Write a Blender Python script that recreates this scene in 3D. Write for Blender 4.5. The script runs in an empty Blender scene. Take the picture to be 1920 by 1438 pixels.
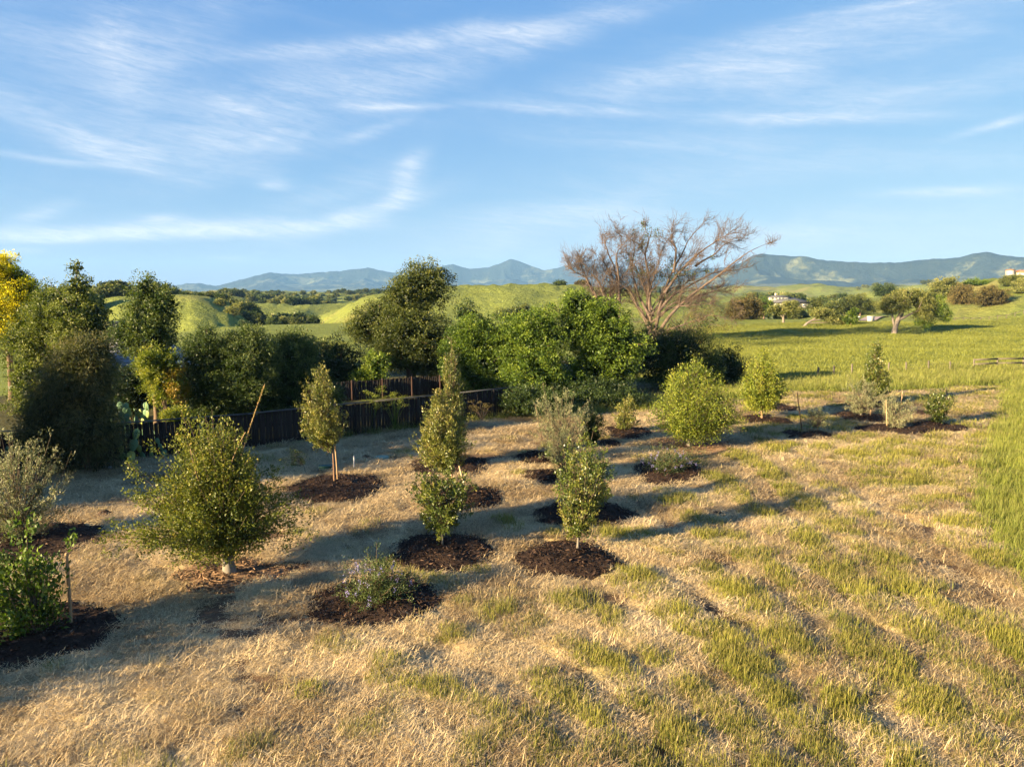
import bpy, math, random
import numpy as np
from mathutils import Vector

# ------------------------------------------------------------------ camera, sky, sun, exposure
SC = bpy.context.scene
COL = SC.collection
F, CX, CY, HOR, CAMZ = 1331.0, 960.0, 719.0, 545.0, 7.0
PITCH = math.atan((CY - HOR) / F)
cam_d = bpy.data.cameras.new("camera")
cam_d.sensor_width = 36.0
cam_d.lens = F / 1920.0 * 36.0
cam_d.clip_start = 0.1
cam_d.clip_end = 60000.0
cam = bpy.data.objects.new("camera", cam_d)
COL.objects.link(cam)
cam.location = (0, 0, CAMZ)
cam.rotation_euler = (math.pi / 2 - PITCH, 0, 0)
SC.camera = cam

SUN_EL = math.radians(14.5)
SUN_TO = Vector((-1.0, -0.60, 0)).normalized()          # horizontal direction towards the sun
world = bpy.data.worlds.new("World")
SC.world = world
world.use_nodes = True
wt = world.node_tree
wt.nodes.clear()
world.cycles.sampling_method = 'MANUAL'
world.cycles.sample_map_resolution = 256

sun_d = bpy.data.lights.new("sun", 'SUN')
sun_d.energy = 5.0
sun_d.angle = math.radians(0.55)
sun_d.color = (1.0, 0.77, 0.45)
sun = bpy.data.objects.new("sun", sun_d)
COL.objects.link(sun)
to_sun = Vector((SUN_TO.x * math.cos(SUN_EL), SUN_TO.y * math.cos(SUN_EL), math.sin(SUN_EL)))
sun.rotation_euler = to_sun.to_track_quat('Z', 'Y').to_euler()

SC.view_settings.view_transform = 'Standard'
SC.view_settings.look = 'None'
SC.view_settings.gamma = 1.0
SC.view_settings.use_curve_mapping = False
SC.view_settings.exposure = 2.4
SC.cycles.max_bounces = 6
SC.cycles.diffuse_bounces = 2
SC.cycles.transmission_bounces = 3
SC.cycles.volume_bounces = 0
SC.cycles.use_denoising = True
SC.cycles.use_adaptive_sampling = True
SC.cycles.adaptive_threshold = 0.02
SC.cycles.caustics_reflective = False
SC.cycles.caustics_refractive = False


class NB:
    """small node builder"""
    def __init__(self, tree):
        self.t = tree
    def n(self, typ, **kw):
        nd = self.t.nodes.new(typ)
        for k, v in kw.items():
            setattr(nd, k, v)
        return nd
    def link(self, a, b):
        self.t.links.new(a, b)
    def put(self, sock, v):
        if hasattr(v, 'is_output') or isinstance(v, bpy.types.NodeSocket):
            self.t.links.new(v, sock)
        else:
            sock.default_value = v
    def m(self, op, a, b=0.0, c=0.0, clamp=False):
        nd = self.n('ShaderNodeMath', operation=op)
        nd.use_clamp = clamp
        self.put(nd.inputs[0], a); self.put(nd.inputs[1], b)
        if op in ('MULTIPLY_ADD', 'SMOOTH_MIN', 'SMOOTH_MAX', 'COMPARE'):
            self.put(nd.inputs[2], c)
        return nd.outputs[0]
    def mix(self, f, a, b, blend='MIX'):
        nd = self.n('ShaderNodeMix', data_type='RGBA', blend_type=blend)
        self.put(nd.inputs[0], f)
        self.put(nd.inputs[6], a if not isinstance(a, tuple) else (*a[:3], 1))
        self.put(nd.inputs[7], b if not isinstance(b, tuple) else (*b[:3], 1))
        return nd.outputs[2]
    def noise(self, vec, scale, detail=4.0, rough=0.55, dist=0.0):
        nd = self.n('ShaderNodeTexNoise')
        if vec is not None:
            self.link(vec, nd.inputs['Vector'])
        nd.inputs['Scale'].default_value = scale
        nd.inputs['Detail'].default_value = detail
        nd.inputs['Roughness'].default_value = rough
        nd.inputs['Distortion'].default_value = dist
        return nd.outputs['Fac']
    def ramp(self, f, stops, interp='LINEAR'):
        nd = self.n('ShaderNodeValToRGB')
        cr = nd.color_ramp
        cr.interpolation = interp
        while len(cr.elements) < len(stops):
            cr.elements.new(0.5)
        for e, (p, c) in zip(cr.elements, stops):
            e.position = p
            e.color = (*c[:3], 1) if isinstance(c, tuple) else (c, c, c, 1)
        self.put(nd.inputs[0], f)
        return nd.outputs[0]
    def mapr(self, f, a, b, c=0.0, d=1.0):
        nd = self.n('ShaderNodeMapRange')
        nd.clamp = True
        self.put(nd.inputs[0], f)
        for i, v in zip((1, 2, 3, 4), (a, b, c, d)):
            nd.inputs[i].default_value = v
        return nd.outputs[0]
    def attr(self, name, typ='GEOMETRY'):
        nd = self.n('ShaderNodeAttribute', attribute_type=typ, attribute_name=name)
        return nd.outputs['Fac']


# ---- sky: Nishita daylight with a cirrus layer, both functions of the sky direction
w = NB(wt)
sky = w.n('ShaderNodeTexSky', sky_type='NISHITA')
sky.sun_disc = False
sky.sun_elevation = SUN_EL
sky.sun_rotation = math.atan2(SUN_TO.x, SUN_TO.y)
sky.air_density = 1.0
sky.dust_density = 0.35
sky.ozone_density = 2.0
sky.altitude = 200
sc_ = w.n('ShaderNodeSeparateColor'); w.link(sky.outputs[0], sc_.inputs[0])
cc_ = w.n('ShaderNodeCombineColor')                      # one even tone curve over the whole sky
for k_, (g_, m_) in enumerate(((.818, .56), (.567, .985), (.228, 2.24))):
    w.link(w.m('MULTIPLY', w.m('POWER', sc_.outputs[k_], g_), m_), cc_.inputs[k_])
SKYC = cc_.outputs[0]
tc = w.n('ShaderNodeTexCoord')
sep = w.n('ShaderNodeSeparateXYZ')
w.link(tc.outputs['Generated'], sep.inputs[0])
dx, dy, dz = sep.outputs
az = w.m('ARCTAN2', dx, dy)
el = w.m('ARCSINE', dz)
# cirrus fibres: noise stretched along the wind
cv = w.n('ShaderNodeCombineXYZ')
w.link(w.m('ADD', w.m('MULTIPLY', az, 3.0), w.m('MULTIPLY', el, 3.5)), cv.inputs[0])
w.link(w.m('ADD', w.m('MULTIPLY', el, 17.0), w.m('MULTIPLY', az, 1.6)), cv.inputs[1])
fib = w.noise(cv.outputs[0], 1.6, 7, 0.62, 0.9)
cv2 = w.n('ShaderNodeCombineXYZ')
w.link(w.m('MULTIPLY', az, 4.0), cv2.inputs[0])
w.link(w.m('MULTIPLY', el, 9.0), cv2.inputs[1])
cv2.inputs[2].default_value = 4.2
big = w.noise(cv2.outputs[0], 1.1, 4, 0.55, 1.2)
fine = w.noise(cv.outputs[0], 9.0, 8, 0.72, 1.2)
STREAKS = [  # x, y, half length, half width, slope in degrees, strength
    (250, 437, 300, 11, -2, 1.0), (110, 449, 160, 8, -2, .75), (470, 424, 170, 13, -2, .8),
    (610, 425, 90, 9, -4, .5), (690, 396, 120, 17, -18, .75), (750, 350, 55, 22, -48, .75), (770, 310, 30, 14, -30, .35),
    (300, 412, 40, 9, -8, .5), (690, 246, 60, 9, -16, .5), (745, 201, 80, 6, -2, .65), (1055, 208, 120, 8, 3, .8),
    (640, 100, 230, 13, -6, .5), (860, 66, 190, 13, -6, .55), (1090, 45, 160, 22, -10, .4),
    (1530, 221, 170, 12, 4, .8), (1865, 235, 60, 9, -10, .8), (1700, 160, 300, 30, -6, .4), (1300, 120, 300, 26, -9, .4), (1250, 270, 260, 22, 4, .35), (1640, 310, 260, 24, 3, .35), (1690, 5, 130, 6, 0, .6),
    (110, 90, 230, 80, 12, .32), (330, 60, 160, 60, -30, .26), (120, 235, 170, 38, 14, .55), (230, 150, 40, 110, -14, .35),
    (560, 190, 260, 45, -14, .36), (850, 130, 190, 30, -16, .38), (440, 260, 170, 60, -30, .38),
    (980, 430, 170, 42, -8, .5), (1150, 400, 120, 28, -4, .3), (80, 397, 48, 14, -22, .6), (510, 348, 26, 10, 0, .5),
    (70, 296, 140, 7, 2, .5), (1560, 90, 420, 45, -8, .5), (1480, 445, 300, 30, -3, .5), (1760, 365, 110, 10, 2, .6), (1250, 340, 200, 30, 3, .2),
    (15, 470, 60, 7, -4, .5), (430, 484, 40, 6, 0, .3), (620, 365, 120, 26, -24, .35)]
acc = None
for (sx, sy, hl, hw, ang, st) in STREAKS:
    yy = math.cos(PITCH) - (sy - CY) / F * math.sin(PITCH)
    a0 = math.atan2((sx - CX) / F, yy)
    zz = -math.sin(PITCH) - (sy - CY) / F * math.cos(PITCH)
    e0 = math.atan2(zz, math.hypot((sx - CX) / F, yy))
    k = 1.0 / F / (1 + ((sx - CX) / F) ** 2 * .6)
    hl *= k; hw *= k
    c, s = math.cos(math.radians(-ang)), math.sin(math.radians(-ang))
    da = w.m('SUBTRACT', az, a0); de = w.m('SUBTRACT', el, e0)
    u = w.m('ADD', w.m('MULTIPLY', da, c / hl), w.m('MULTIPLY', de, s / hl))
    v = w.m('ADD', w.m('MULTIPLY', da, -s / hw), w.m('MULTIPLY', de, c / hw))
    v = w.m('ADD', v, w.m('MULTIPLY', w.m('SUBTRACT', big, .5), 2.5))
    q = w.m('ADD', w.m('MULTIPLY', u, u), w.m('MULTIPLY', v, v))
    g = w.m('MULTIPLY', w.m('EXPONENT', w.m('MULTIPLY', q, -1.0)), st)
    acc = g if acc is None else w.m('ADD', acc, g)
fibm = w.mapr(fib, .28, .74, 0.22, 1.1)
cl = w.m('MULTIPLY', acc, w.m('MULTIPLY', fibm, w.mapr(fine, .30, .68, .4, 1.25)))
veil = w.m('MULTIPLY', w.mapr(fib, .45, .85), w.m('MULTIPLY', w.mapr(big, .46, .8), .28))
cl = w.m('ADD', w.m('MULTIPLY', cl, .95), veil)
cl = w.m('MULTIPLY', cl, w.mapr(el, 0.0, .05))
cl = w.m('MINIMUM', cl, .85)
cloud = w.mix(cl, SKYC, (3.9, 4.05, 4.2))
bg = w.n('ShaderNodeBackground')
bg.inputs['Strength'].default_value = 0.05
w.link(cloud, bg.inputs['Color'])
wo = w.n('ShaderNodeOutputWorld')
w.link(bg.outputs[0], wo.inputs['Surface'])

# ------------------------------------------------------------------ helpers
rng = np.random.default_rng(11)
R = np.random.default_rng


def _hash(ix, iy, seed):
    h = (ix.astype(np.int64) * 374761393 + iy.astype(np.int64) * 668265263 + seed * 1442695041) & 0xFFFFFFFF
    h = ((h ^ (h >> 13)) * 1274126177) & 0xFFFFFFFF
    return ((h ^ (h >> 16)) & 0xFFFFFF) / float(0xFFFFFF)


def vnoise(x, y, seed=0):
    x = np.asarray(x, float); y = np.asarray(y, float)
    ix = np.floor(x); iy = np.floor(y)
    fx = x - ix; fy = y - iy
    fx = fx * fx * fx * (fx * (fx * 6 - 15) + 10); fy = fy * fy * fy * (fy * (fy * 6 - 15) + 10)
    a = _hash(ix, iy, seed); b = _hash(ix + 1, iy, seed); c = _hash(ix, iy + 1, seed); d = _hash(ix + 1, iy + 1, seed)
    return (a + (b - a) * fx) * (1 - fy) + (c + (d - c) * fx) * fy


def fbm(x, y, oct=4, seed=0, gain=.5):
    s = 0; a = 1; t = 0
    for i in range(oct):
        s = s + a * vnoise(x * 2 ** i + 17.3 * i, y * 2 ** i - 9.1 * i, seed + i)
        t += a; a *= gain
    return s / t


def ridged(x, y, oct=5, seed=0):
    s = 0; a = 1; t = 0
    for i in range(oct):
        s = s + a * (1 - np.abs(2 * vnoise(x * 2 ** i + 7.7 * i, y * 2 ** i + 3.1 * i, seed + i) - 1))
        t += a; a *= .5
    return s / t


def sstep(a, b, x):
    t = np.clip((x - a) / (b - a), 0, 1)
    return t * t * (3 - 2 * t)


def make_mesh(name, verts, faces, attrs=None, smooth=False):
    """faces: list of int arrays (n,3) / (n,4); attrs: {name: (domain, values)}"""
    me = bpy.data.meshes.new(name)
    verts = np.asarray(verts, np.float32)
    me.vertices.add(len(verts))
    me.vertices.foreach_set('co', verts.ravel())
    faces = [np.asarray(f, np.int32) for f in faces if len(f)]
    nl = sum(f.size for f in faces); nf = sum(len(f) for f in faces)
    me.loops.add(nl)
    me.loops.foreach_set('vertex_index', np.concatenate([f.ravel() for f in faces]))
    me.polygons.add(nf)
    starts = []; o = 0
    for f in faces:
        k = f.shape[1]
        starts.append(np.arange(len(f)) * k + o); o += f.size
    me.polygons.foreach_set('loop_start', np.concatenate(starts).astype(np.int32))
    if smooth:
        me.polygons.foreach_set('use_smooth', np.ones(nf, bool))
    for k, (dom, val) in (attrs or {}).items():
        a = me.attributes.new(k, 'FLOAT', dom)
        a.data.foreach_set('value', np.asarray(val, np.float32))
    me.update(calc_edges=True)
    return me


class MB:
    """collects geometry for ONE mesh part"""
    def __init__(self):
        self.v = []; self.f3 = []; self.f4 = []; self.t3 = []; self.t4 = []; self.n = 0
    def add(self, v, f, tint=None):
        v = np.asarray(v, float); f = np.asarray(f)
        if len(f) == 0:
            return
        t = np.full(len(f), .5) if tint is None else (np.full(len(f), tint) if np.isscalar(tint) else tint)
        (self.f4 if f.shape[1] == 4 else self.f3).append(f + self.n)
        (self.t4 if f.shape[1] == 4 else self.t3).append(t)
        self.v.append(v); self.n += len(v)
    def mesh(self, name, smooth=False):
        f4 = np.concatenate(self.f4) if self.f4 else np.zeros((0, 4), int)
        f3 = np.concatenate(self.f3) if self.f3 else np.zeros((0, 3), int)
        return make_mesh(name, np.concatenate(self.v), [f4, f3], {'tint': ('FACE', np.concatenate(self.t4 + self.t3))}, smooth)
    def obj(self, name, mat, parent=None, loc=None, smooth=False):
        return link(name, self.mesh(name, smooth), mat, parent, loc)


def link(name, me, mat=None, parent=None, loc=None, rotz=0.0):
    o = bpy.data.objects.new(name, me)
    COL.objects.link(o)
    if mat is not None and me is not None and len(me.materials) == 0:
        me.materials.append(mat)
    if parent is not None:
        o.parent = parent
    if loc is not None:
        o.location = loc
    if rotz:
        o.rotation_euler = (0, 0, rotz)
    return o


def tag(o, label=None, cat=None, group=None, kind=None):
    if label: o['label'] = label
    if cat: o['category'] = cat
    if group: o['group'] = group
    if kind: o['kind'] = kind
    return o


def thing(name, label, cat, loc, rotz=0.0, group=None):
    o = bpy.data.objects.new(name, None)
    o.empty_display_size = .2
    COL.objects.link(o)
    o.location = loc
    o.rotation_euler = (0, 0, rotz)
    return tag(o, label, cat, group)


def unit(v):
    return v / np.maximum(np.linalg.norm(v, axis=-1, keepdims=True), 1e-9)


def tube(pts, rad, sides=5):
    pts = np.asarray(pts, float); rad = np.asarray(rad, float)
    n = len(pts)
    t = unit(np.gradient(pts, axis=0))
    ref = np.array([0.31, 0.17, 0.93]) if abs(t[:, 2]).mean() < .9 else np.array([.93, .31, .17])
    s = unit(np.cross(t, ref)); b = np.cross(t, s)
    a = np.arange(sides) / sides * 2 * np.pi
    ring = s[:, None, :] * np.cos(a)[None, :, None] + b[:, None, :] * np.sin(a)[None, :, None]
    v = (pts[:, None, :] + ring * rad[:, None, None]).reshape(-1, 3)
    i = np.arange(n - 1)[:, None] * sides + np.arange(sides)[None]
    j = np.arange(n - 1)[:, None] * sides + (np.arange(sides)[None] + 1) % sides
    f = np.stack([i, j, j + sides, i + sides], -1).reshape(-1, 4)
    return v, f


BOXF = np.array([[0, 3, 2, 1], [4, 5, 6, 7], [0, 1, 5, 4], [1, 2, 6, 5], [2, 3, 7, 6], [3, 0, 4, 7]])


def boxv(x0, y0, z0, x1, y1, z1):
    return np.array([[x0, y0, z0], [x1, y0, z0], [x1, y1, z0], [x0, y1, z0], [x0, y0, z1], [x1, y0, z1], [x1, y1, z1], [x0, y1, z1]], float)


def leaf_quads(P, D, L, W, r, fold=.22, up=.5):
    n = len(P)
    rv = unit(r.normal(size=(n, 3)))
    rv[:, 2] += up
    S = unit(np.cross(D, rv)); N = np.cross(S, D)
    L = L[:, None]; W = W[:, None]
    v = np.stack([P, P + D * L * .42 + S * W * .5 + N * W * fold, P + D * L, P + D * L * .42 - S * W * .5 + N * W * fold], 1)
    return v.reshape(-1, 3), np.arange(n * 4).reshape(-1, 4)


def ray(x, y):
    u = (x - CX) / F; v = (y - CY) / F
    return np.array([u, math.cos(PITCH) - v * math.sin(PITCH), -math.sin(PITCH) - v * math.cos(PITCH)])


def G(x, y, z=0.0):
    """where the sight line of a place seen in the survey meets level z: (X, Y, depth)"""
    d = ray(x, y)
    t = (z - CAMZ) / d[2]
    return d[0] * t, d[1] * t, t


def at_depth(x, y, depth):
    d = ray(x, y) * depth
    return d[0], d[1], CAMZ + d[2]


# ------------------------------------------------------------------ materials
def mat(name):
    m = bpy.data.materials.new(name)
    m.use_nodes = True
    m.node_tree.nodes.clear()
    b = NB(m.node_tree)
    return m, b


def finish(b, color, rough=.8, spec=.25, bump=None, bstr=.3, bdist=.02, transl=0.0, tcol=None):
    p = b.n('ShaderNodeBsdfPrincipled')
    b.put(p.inputs['Base Color'], color if not isinstance(color, tuple) else (*color[:3], 1))
    b.put(p.inputs['Roughness'], rough)
    p.inputs['Specular IOR Level'].default_value = spec
    if bump is not None:
        bn = b.n('ShaderNodeBump')
        bn.inputs['Strength'].default_value = bstr
        bn.inputs['Distance'].default_value = bdist
        b.link(bump, bn.inputs['Height'])
        b.link(bn.outputs[0], p.inputs['Normal'])
    out = b.n('ShaderNodeOutputMaterial')
    if transl > 0:
        tr = b.n('ShaderNodeBsdfTranslucent')
        b.put(tr.inputs['Color'], tcol if tcol is not None else color)
        mx = b.n('ShaderNodeMixShader')
        mx.inputs[0].default_value = transl
        b.link(p.outputs[0], mx.inputs[1]); b.link(tr.outputs[0], mx.inputs[2])
        b.link(mx.outputs[0], out.inputs['Surface'])
    else:
        b.link(p.outputs[0], out.inputs['Surface'])


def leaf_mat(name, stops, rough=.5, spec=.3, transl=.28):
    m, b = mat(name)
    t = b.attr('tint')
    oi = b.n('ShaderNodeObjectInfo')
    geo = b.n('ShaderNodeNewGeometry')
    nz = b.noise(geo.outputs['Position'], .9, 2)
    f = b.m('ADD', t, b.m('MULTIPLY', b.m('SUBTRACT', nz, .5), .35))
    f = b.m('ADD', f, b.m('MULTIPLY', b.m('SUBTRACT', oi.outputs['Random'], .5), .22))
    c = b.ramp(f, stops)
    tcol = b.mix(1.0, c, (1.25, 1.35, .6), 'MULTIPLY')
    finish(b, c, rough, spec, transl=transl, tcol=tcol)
    return m


def simple_mat(name, c1, c2, scale=6.0, rough=.8, spec=.2, stretch=(1, 1, 1), bump=.3, detail=5, coord='Object'):
    m, b = mat(name)
    tcn = b.n('ShaderNodeTexCoord')
    mp = b.n('ShaderNodeMapping')
    mp.inputs['Scale'].default_value = stretch
    b.link(tcn.outputs[coord], mp.inputs[0])
    n1 = b.noise(mp.outputs[0], scale, detail, .6)
    c = b.mix(b.mapr(n1, .3, .7), c1, c2)
    oi = b.n('ShaderNodeObjectInfo')
    c = b.mix(b.m('MULTIPLY', oi.outputs['Random'], .35), c, tuple(x * .55 for x in c1))
    finish(b, c, rough, spec, n1, bump, .02)
    return m

# ------------------------------------------------------------------ terrain
def _pts(L):
    return np.array([G(x, y)[:2] for x, y in L])


FENCE_PX = [(-260, 905), (150, 868), (480, 838), (700, 810), (960, 778)]
FENCE = _pts(FENCE_PX)
LOT_FAR = _pts([(960, 778), (1120, 775), (1250, 768), (1370, 750), (1480, 736), (1640, 735), (1760, 728), (1890, 717)])
LOT_RIGHT = _pts([(1890, 717), (1880, 760), (1862, 820), (1842, 880), (1832, 930), (1848, 1000), (1888, 1060), (1950, 1120), (2080, 1200)])
LOT_POLY = np.concatenate([FENCE, LOT_FAR[1:], LOT_RIGHT[1:], np.array([[12.5, -30], [-60, -30]]), ])


def in_poly(x, y, P):
    inside = np.zeros(x.shape, bool)
    j = len(P) - 1
    for i in range(len(P)):
        xi, yi = P[i]; xj, yj = P[j]
        c = ((yi > y) != (yj > y)) & (x < (xj - xi) * (y - yi) / (yj - yi + 1e-12) + xi)
        inside ^= c
        j = i
    return inside


FD = unit((FENCE[-1] - FENCE[1])[None])[0]                 # direction of the fence
FN = np.array([-FD[1], FD[0]])                             # to the garden side


def behind_fence(x, y):
    return (x - FENCE[1][0]) * FN[0] + (y - FENCE[1][1]) * FN[1]


def windrow(x, y):
    """0..1 how green/standing the mown grass is: chevron of swaths about the turning line"""
    spine = np.interp(y, [9, 15, 26, 32], [10.6, 11.3, 12.2, 12.6])
    h_ = np.interp(x, [-3, 0, 1.3, 4, 6.5, 9, 12], [.76, .72, .66, .28, .10, .02, -.04])
    gx_ = np.linspace(-40, 14, 541); gh_ = np.interp(gx_, [-3, 0, 1.3, 4, 6.5, 9, 12], [.76, .72, .66, .28, .10, .02, -.04])
    g_ = np.interp(x, gx_, np.cumsum(np.sqrt(1 - gh_ ** 2)) * .1)
    s = np.where(x < spine, g_ + (y - 14) * h_, (x * .69 - y * .72))
    s = s + .8 * (fbm(x / 3.0, y / 3.0, 3, 31) - .5)
    st = .5 + .5 * np.sin(s * 2 * np.pi / 1.45)
    pat = .55 * fbm(x / 2.1, y / 2.1, 3, 33) + .45 * fbm(x / .6, y / .6, 2, 36)
    right = sstep(-2, 4, x - .3 * (y - 12))
    g = st * (.45 + .40 * right) + (pat - .5) * (2.0 - .7 * right) + .06 - .05 * right
    # greener towards the lower right, drier near the plantings
    bias = sstep(-6, 9, x - .35 * (y - 12)) * (1 - sstep(24, 40, y)) * .40 - .24 * sstep(14, 24, y) * (1 - sstep(8, 13, x)) - .14 * sstep(-1, -6, x) + .22 * sstep(12.5, 15, x) * (1 - sstep(24, 34, y))
    path = np.exp(-((x - spine) / .45) ** 2) * sstep(13, 16, y) * (1 - sstep(27, 30, y))
    return np.clip(g + bias - path * 1.2, 0, 1)


RIDGES = [  # distance, front width, back width, crest as seen (x, y)
    (330, 165, 170, [(540, 650), (580, 622), (610, 600), (650, 573), (690, 554), (760, 544), (850, 537), (930, 534), (1010, 533), (1100, 538), (1190, 546), (1300, 558), (1380, 572), (1460, 596)]),
    (255, 105, 110, [(-200, 575), (60, 562), (200, 557), (330, 551), (395, 555), (430, 568), (465, 590), (500, 612), (540, 640)]),
    (520, 160, 160, [(-200, 560), (250, 556), (380, 560), (440, 556), (500, 566), (560, 575), (620, 572), (700, 575)]),
    (820, 220, 220, [(-200, 556), (300, 553), (400, 557), (455, 550), (510, 552), (570, 556), (640, 551), (700, 552), (780, 556)]),
    (1400, 300, 300, [(-300, 555), (200, 554), (340, 555), (420, 551), (480, 553), (540, 549), (600, 551), (660, 548), (720, 550), (800, 551), (1200, 549)]),
    (330, 225, 170, [(1540, 606), (1620, 588), (1690, 566), (1750, 547), (1800, 534), (1860, 524), (1920, 517), (2000, 512), (2400, 505)]),
    (430, 110, 110, [(1340, 572), (1400, 566), (1460, 566), (1520, 568), (1580, 562), (1640, 557), (1700, 560), (1780, 560)]),
    (680, 160, 170, [(1280, 562), (1340, 556), (1410, 556), (1480, 559), (1560, 558), (1610, 550), (1670, 545), (1740, 547), (1850, 550)]),
    (1350, 300, 300, [(1100, 548), (1300, 542), (1390, 535), (1450, 539), (1530, 535), (1600, 538), (1680, 533), (1760, 531), (1850, 533), (2000, 531), (2400, 532)]),
]


_o = np.argsort(LOT_RIGHT[:, 1]); XB_Y, XB_X = LOT_RIGHT[_o, 1], LOT_RIGHT[_o, 0]


def pxx(x, y):
    return CX + F * 1.0085 * x / np.maximum(y, 1e-3)


def th(x, y):
    x = np.asarray(x, float); y = np.asarray(y, float)
    r = np.hypot(x, y)
    front = (y > 0) & (np.abs(x) < 1.6 * np.maximum(y, 1e-3))
    px = np.where(front, pxx(x, y), np.where(x < 0, -1150, 3090))
    # near ground: gentle waves, windrows handled by the grass
    wv = windrow(x, y) * sstep(70, 45, r) * (behind_fence(x, y) < -.6)
    near = .13 * (wv - .4) + .09 * (fbm(x / .42, y / .42, 2, 6) - .5) * sstep(50, 22, r) * (behind_fence(x, y) < -.6) + .16 * (fbm(x / 9., y / 9., 3, 3) - .5) + .05 * (fbm(x / 1.3, y / 1.3, 3, 5) - .5)
    fade = 1 - sstep(60, 110, r)
    xb = np.interp(y, XB_Y, XB_X)
    bank = 1.25 * sstep(0, 5.5, x - xb) * sstep(8, 14, y) * (1 - sstep(42, 58, y))
    z = near * fade + bank
    # the flat ends in a valley, earlier on the left than on the right
    edge = np.interp(px, [300, 500, 700, 1000, 1300, 1500, 1600, 1900], [105, 128, 135, 150, 160, 172, 245, 260])
    z = z - 9.0 * sstep(edge, edge + 190, r) - 8 * sstep(400, 1100, r)
    z = z + (fbm(x / 30., y / 30., 3, 14) - .45) * 3.2 * sstep(62, 105, r) * (1 - sstep(150, 220, r)) * sstep(1330, 1480, px)
    z = z + (fbm(x / 55., y / 55., 3, 8) - .5) * 1.6 * sstep(90, 200, r) + (fbm(x / 11., y / 11., 4, 12) - .5) * 1.3 * sstep(120, 240, r)
    big = sstep(150, 600, r)
    for k, (r0, wf, wb, prof) in enumerate(RIDGES):
        pxs = [p[0] for p in prof]; ys = [p[1] for p in prof]
        yc = np.interp(px, pxs, ys, left=ys[0] if ys[0] < 600 else 700, right=ys[-1] if ys[-1] < 590 else 700)
        wob = 1 + .10 * (fbm(px / 130., px * 0 + k, 3, 40 + k) - .5)
        rr = r0 * wob
        zc = CAMZ + rr * np.clip(y / np.maximum(r, 1e-3), .5, 1) * (HOR - yc) / F
        t = np.where(r < rr, (r - (rr - wf)) / wf, ((rr + wb) - r) / wb)
        s = sstep(0, 1, t)
        base = -17.0 if r0 > 500 else -9.0
        spur = (fbm(x / (r0 * .10), y / (r0 * .10), 4, 60 + k) - .5) * r0 * (.010 if k == 1 else .022) * s * (1 - .75 * sstep(.75, 1., s))
        h = base + (zc - base) * s + spur + (fbm(x / (r0 * .022), y / (r0 * .022), 4, 80 + k) - .5) * r0 * .0075 * s
        h = np.where(t > 0, h, -99)
        d = np.clip(.5 + .5 * (h - z) / 2.0, 0, 1)
        z = np.where(t > 0, z + (h - z) * d + 2.0 * d * (1 - d) * .3, z)
    z = np.where(r > 2000, z - 10 * sstep(2000, 3000, r), z)
    return z


def th1(x, y):
    return float(th(np.array([x]), np.array([y]))[0])


angs = np.concatenate([np.linspace(-180, -46, 40, endpoint=False), np.arange(-46, 46, .16), np.linspace(46, 180, 41)[:-1]])
rads = [2.0]
while rads[-1] < 9500:
    rads.append(rads[-1] * (1.009 if rads[-1] < 28 else 1.014 if rads[-1] < 50 else 1.021 if rads[-1] < 1700 else 1.07))
rads = np.array(rads)
A, RR = np.meshgrid(np.radians(angs), rads)
TX, TY = RR * np.sin(A), RR * np.cos(A)
TZ = th(TX, TY)
nr, na = TX.shape
ii = (np.arange(nr - 1)[:, None] * na + np.arange(na)[None]).ravel()
jj = (np.arange(nr - 1)[:, None] * na + (np.arange(na)[None] + 1) % na).ravel()
quads = np.stack([ii, ii + na, jj + na, jj], -1)
tv = np.stack([TX, TY, TZ], -1).reshape(-1, 3)
tv = np.concatenate([tv, [[0, 0, th1(0, .01)]]])
tri = np.stack([np.full(na, len(tv) - 1), np.arange(na), (np.arange(na) + 1) % na], -1)[:, ::-1]
xx, yy = tv[:, 0], tv[:, 1]
wobx = xx + 1.2 * (fbm(xx / 1.5, yy / 1.5, 3, 21) - .5); woby = yy + 1.2 * (fbm(xx / 1.5, yy / 1.5, 3, 22) - .5)
lot_a = in_poly(wobx, woby, LOT_POLY).astype(float)
gar_a = ((behind_fence(xx, yy) > 0) & (behind_fence(xx, yy) < 22 + 6 * fbm(xx / 6, yy / 6, 2, 9)) & (xx < 12) & (yy > 0)).astype(float) * (1 - lot_a)


wr_a = windrow(xx, yy)
terr = make_mesh('ground', tv, [quads, tri], {'lot': ('POINT', lot_a), 'garden': ('POINT', gar_a), 'wr': ('POINT', wr_a), 'soil': ('POINT', fbm(xx / 1.1, yy / 1.1, 4, 57))}, smooth=True)

m_ground, b = mat('ground_meadow')
geo = b.n('ShaderNodeNewGeometry')
pos = geo.outputs['Position']
n_fine = b.noise(pos, 5.5, 6, .65)
n_mid = b.noise(pos, .9, 5, .6)
n_far = b.noise(pos, .035, 6, .6)
n_far2 = b.noise(pos, .012, 4, .55, .6)
mpn = b.n('ShaderNodeMapping'); mpn.inputs['Scale'].default_value = (14, 3.2, 6); mpn.inputs['Rotation'].default_value = (0, 0, .8)
b.link(pos, mpn.inputs[0])
n_straw = b.noise(mpn.outputs[0], 2.2, 6, .7, .4)
straw = b.ramp(n_straw, [(.25, (.19, .125, .06)), (.45, (.42, .31, .15)), (.62, (.58, .46, .26)), (.8, (.68, .56, .36))])
soil = b.mix(n_fine, (.07, .045, .028), (.19, .125, .075))
mown = b.mix(b.mapr(b.m('ADD', b.attr('soil'), b.m('MULTIPLY', b.m('SUBTRACT', n_fine, .5), .12)), .63, .70), straw, soil)
mown = b.mix(b.m('MULTIPLY', b.mapr(b.attr('wr'), .45, .9), .55), mown, b.mix(n_fine, (.13, .14, .035), (.26, .25, .07)))
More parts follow.
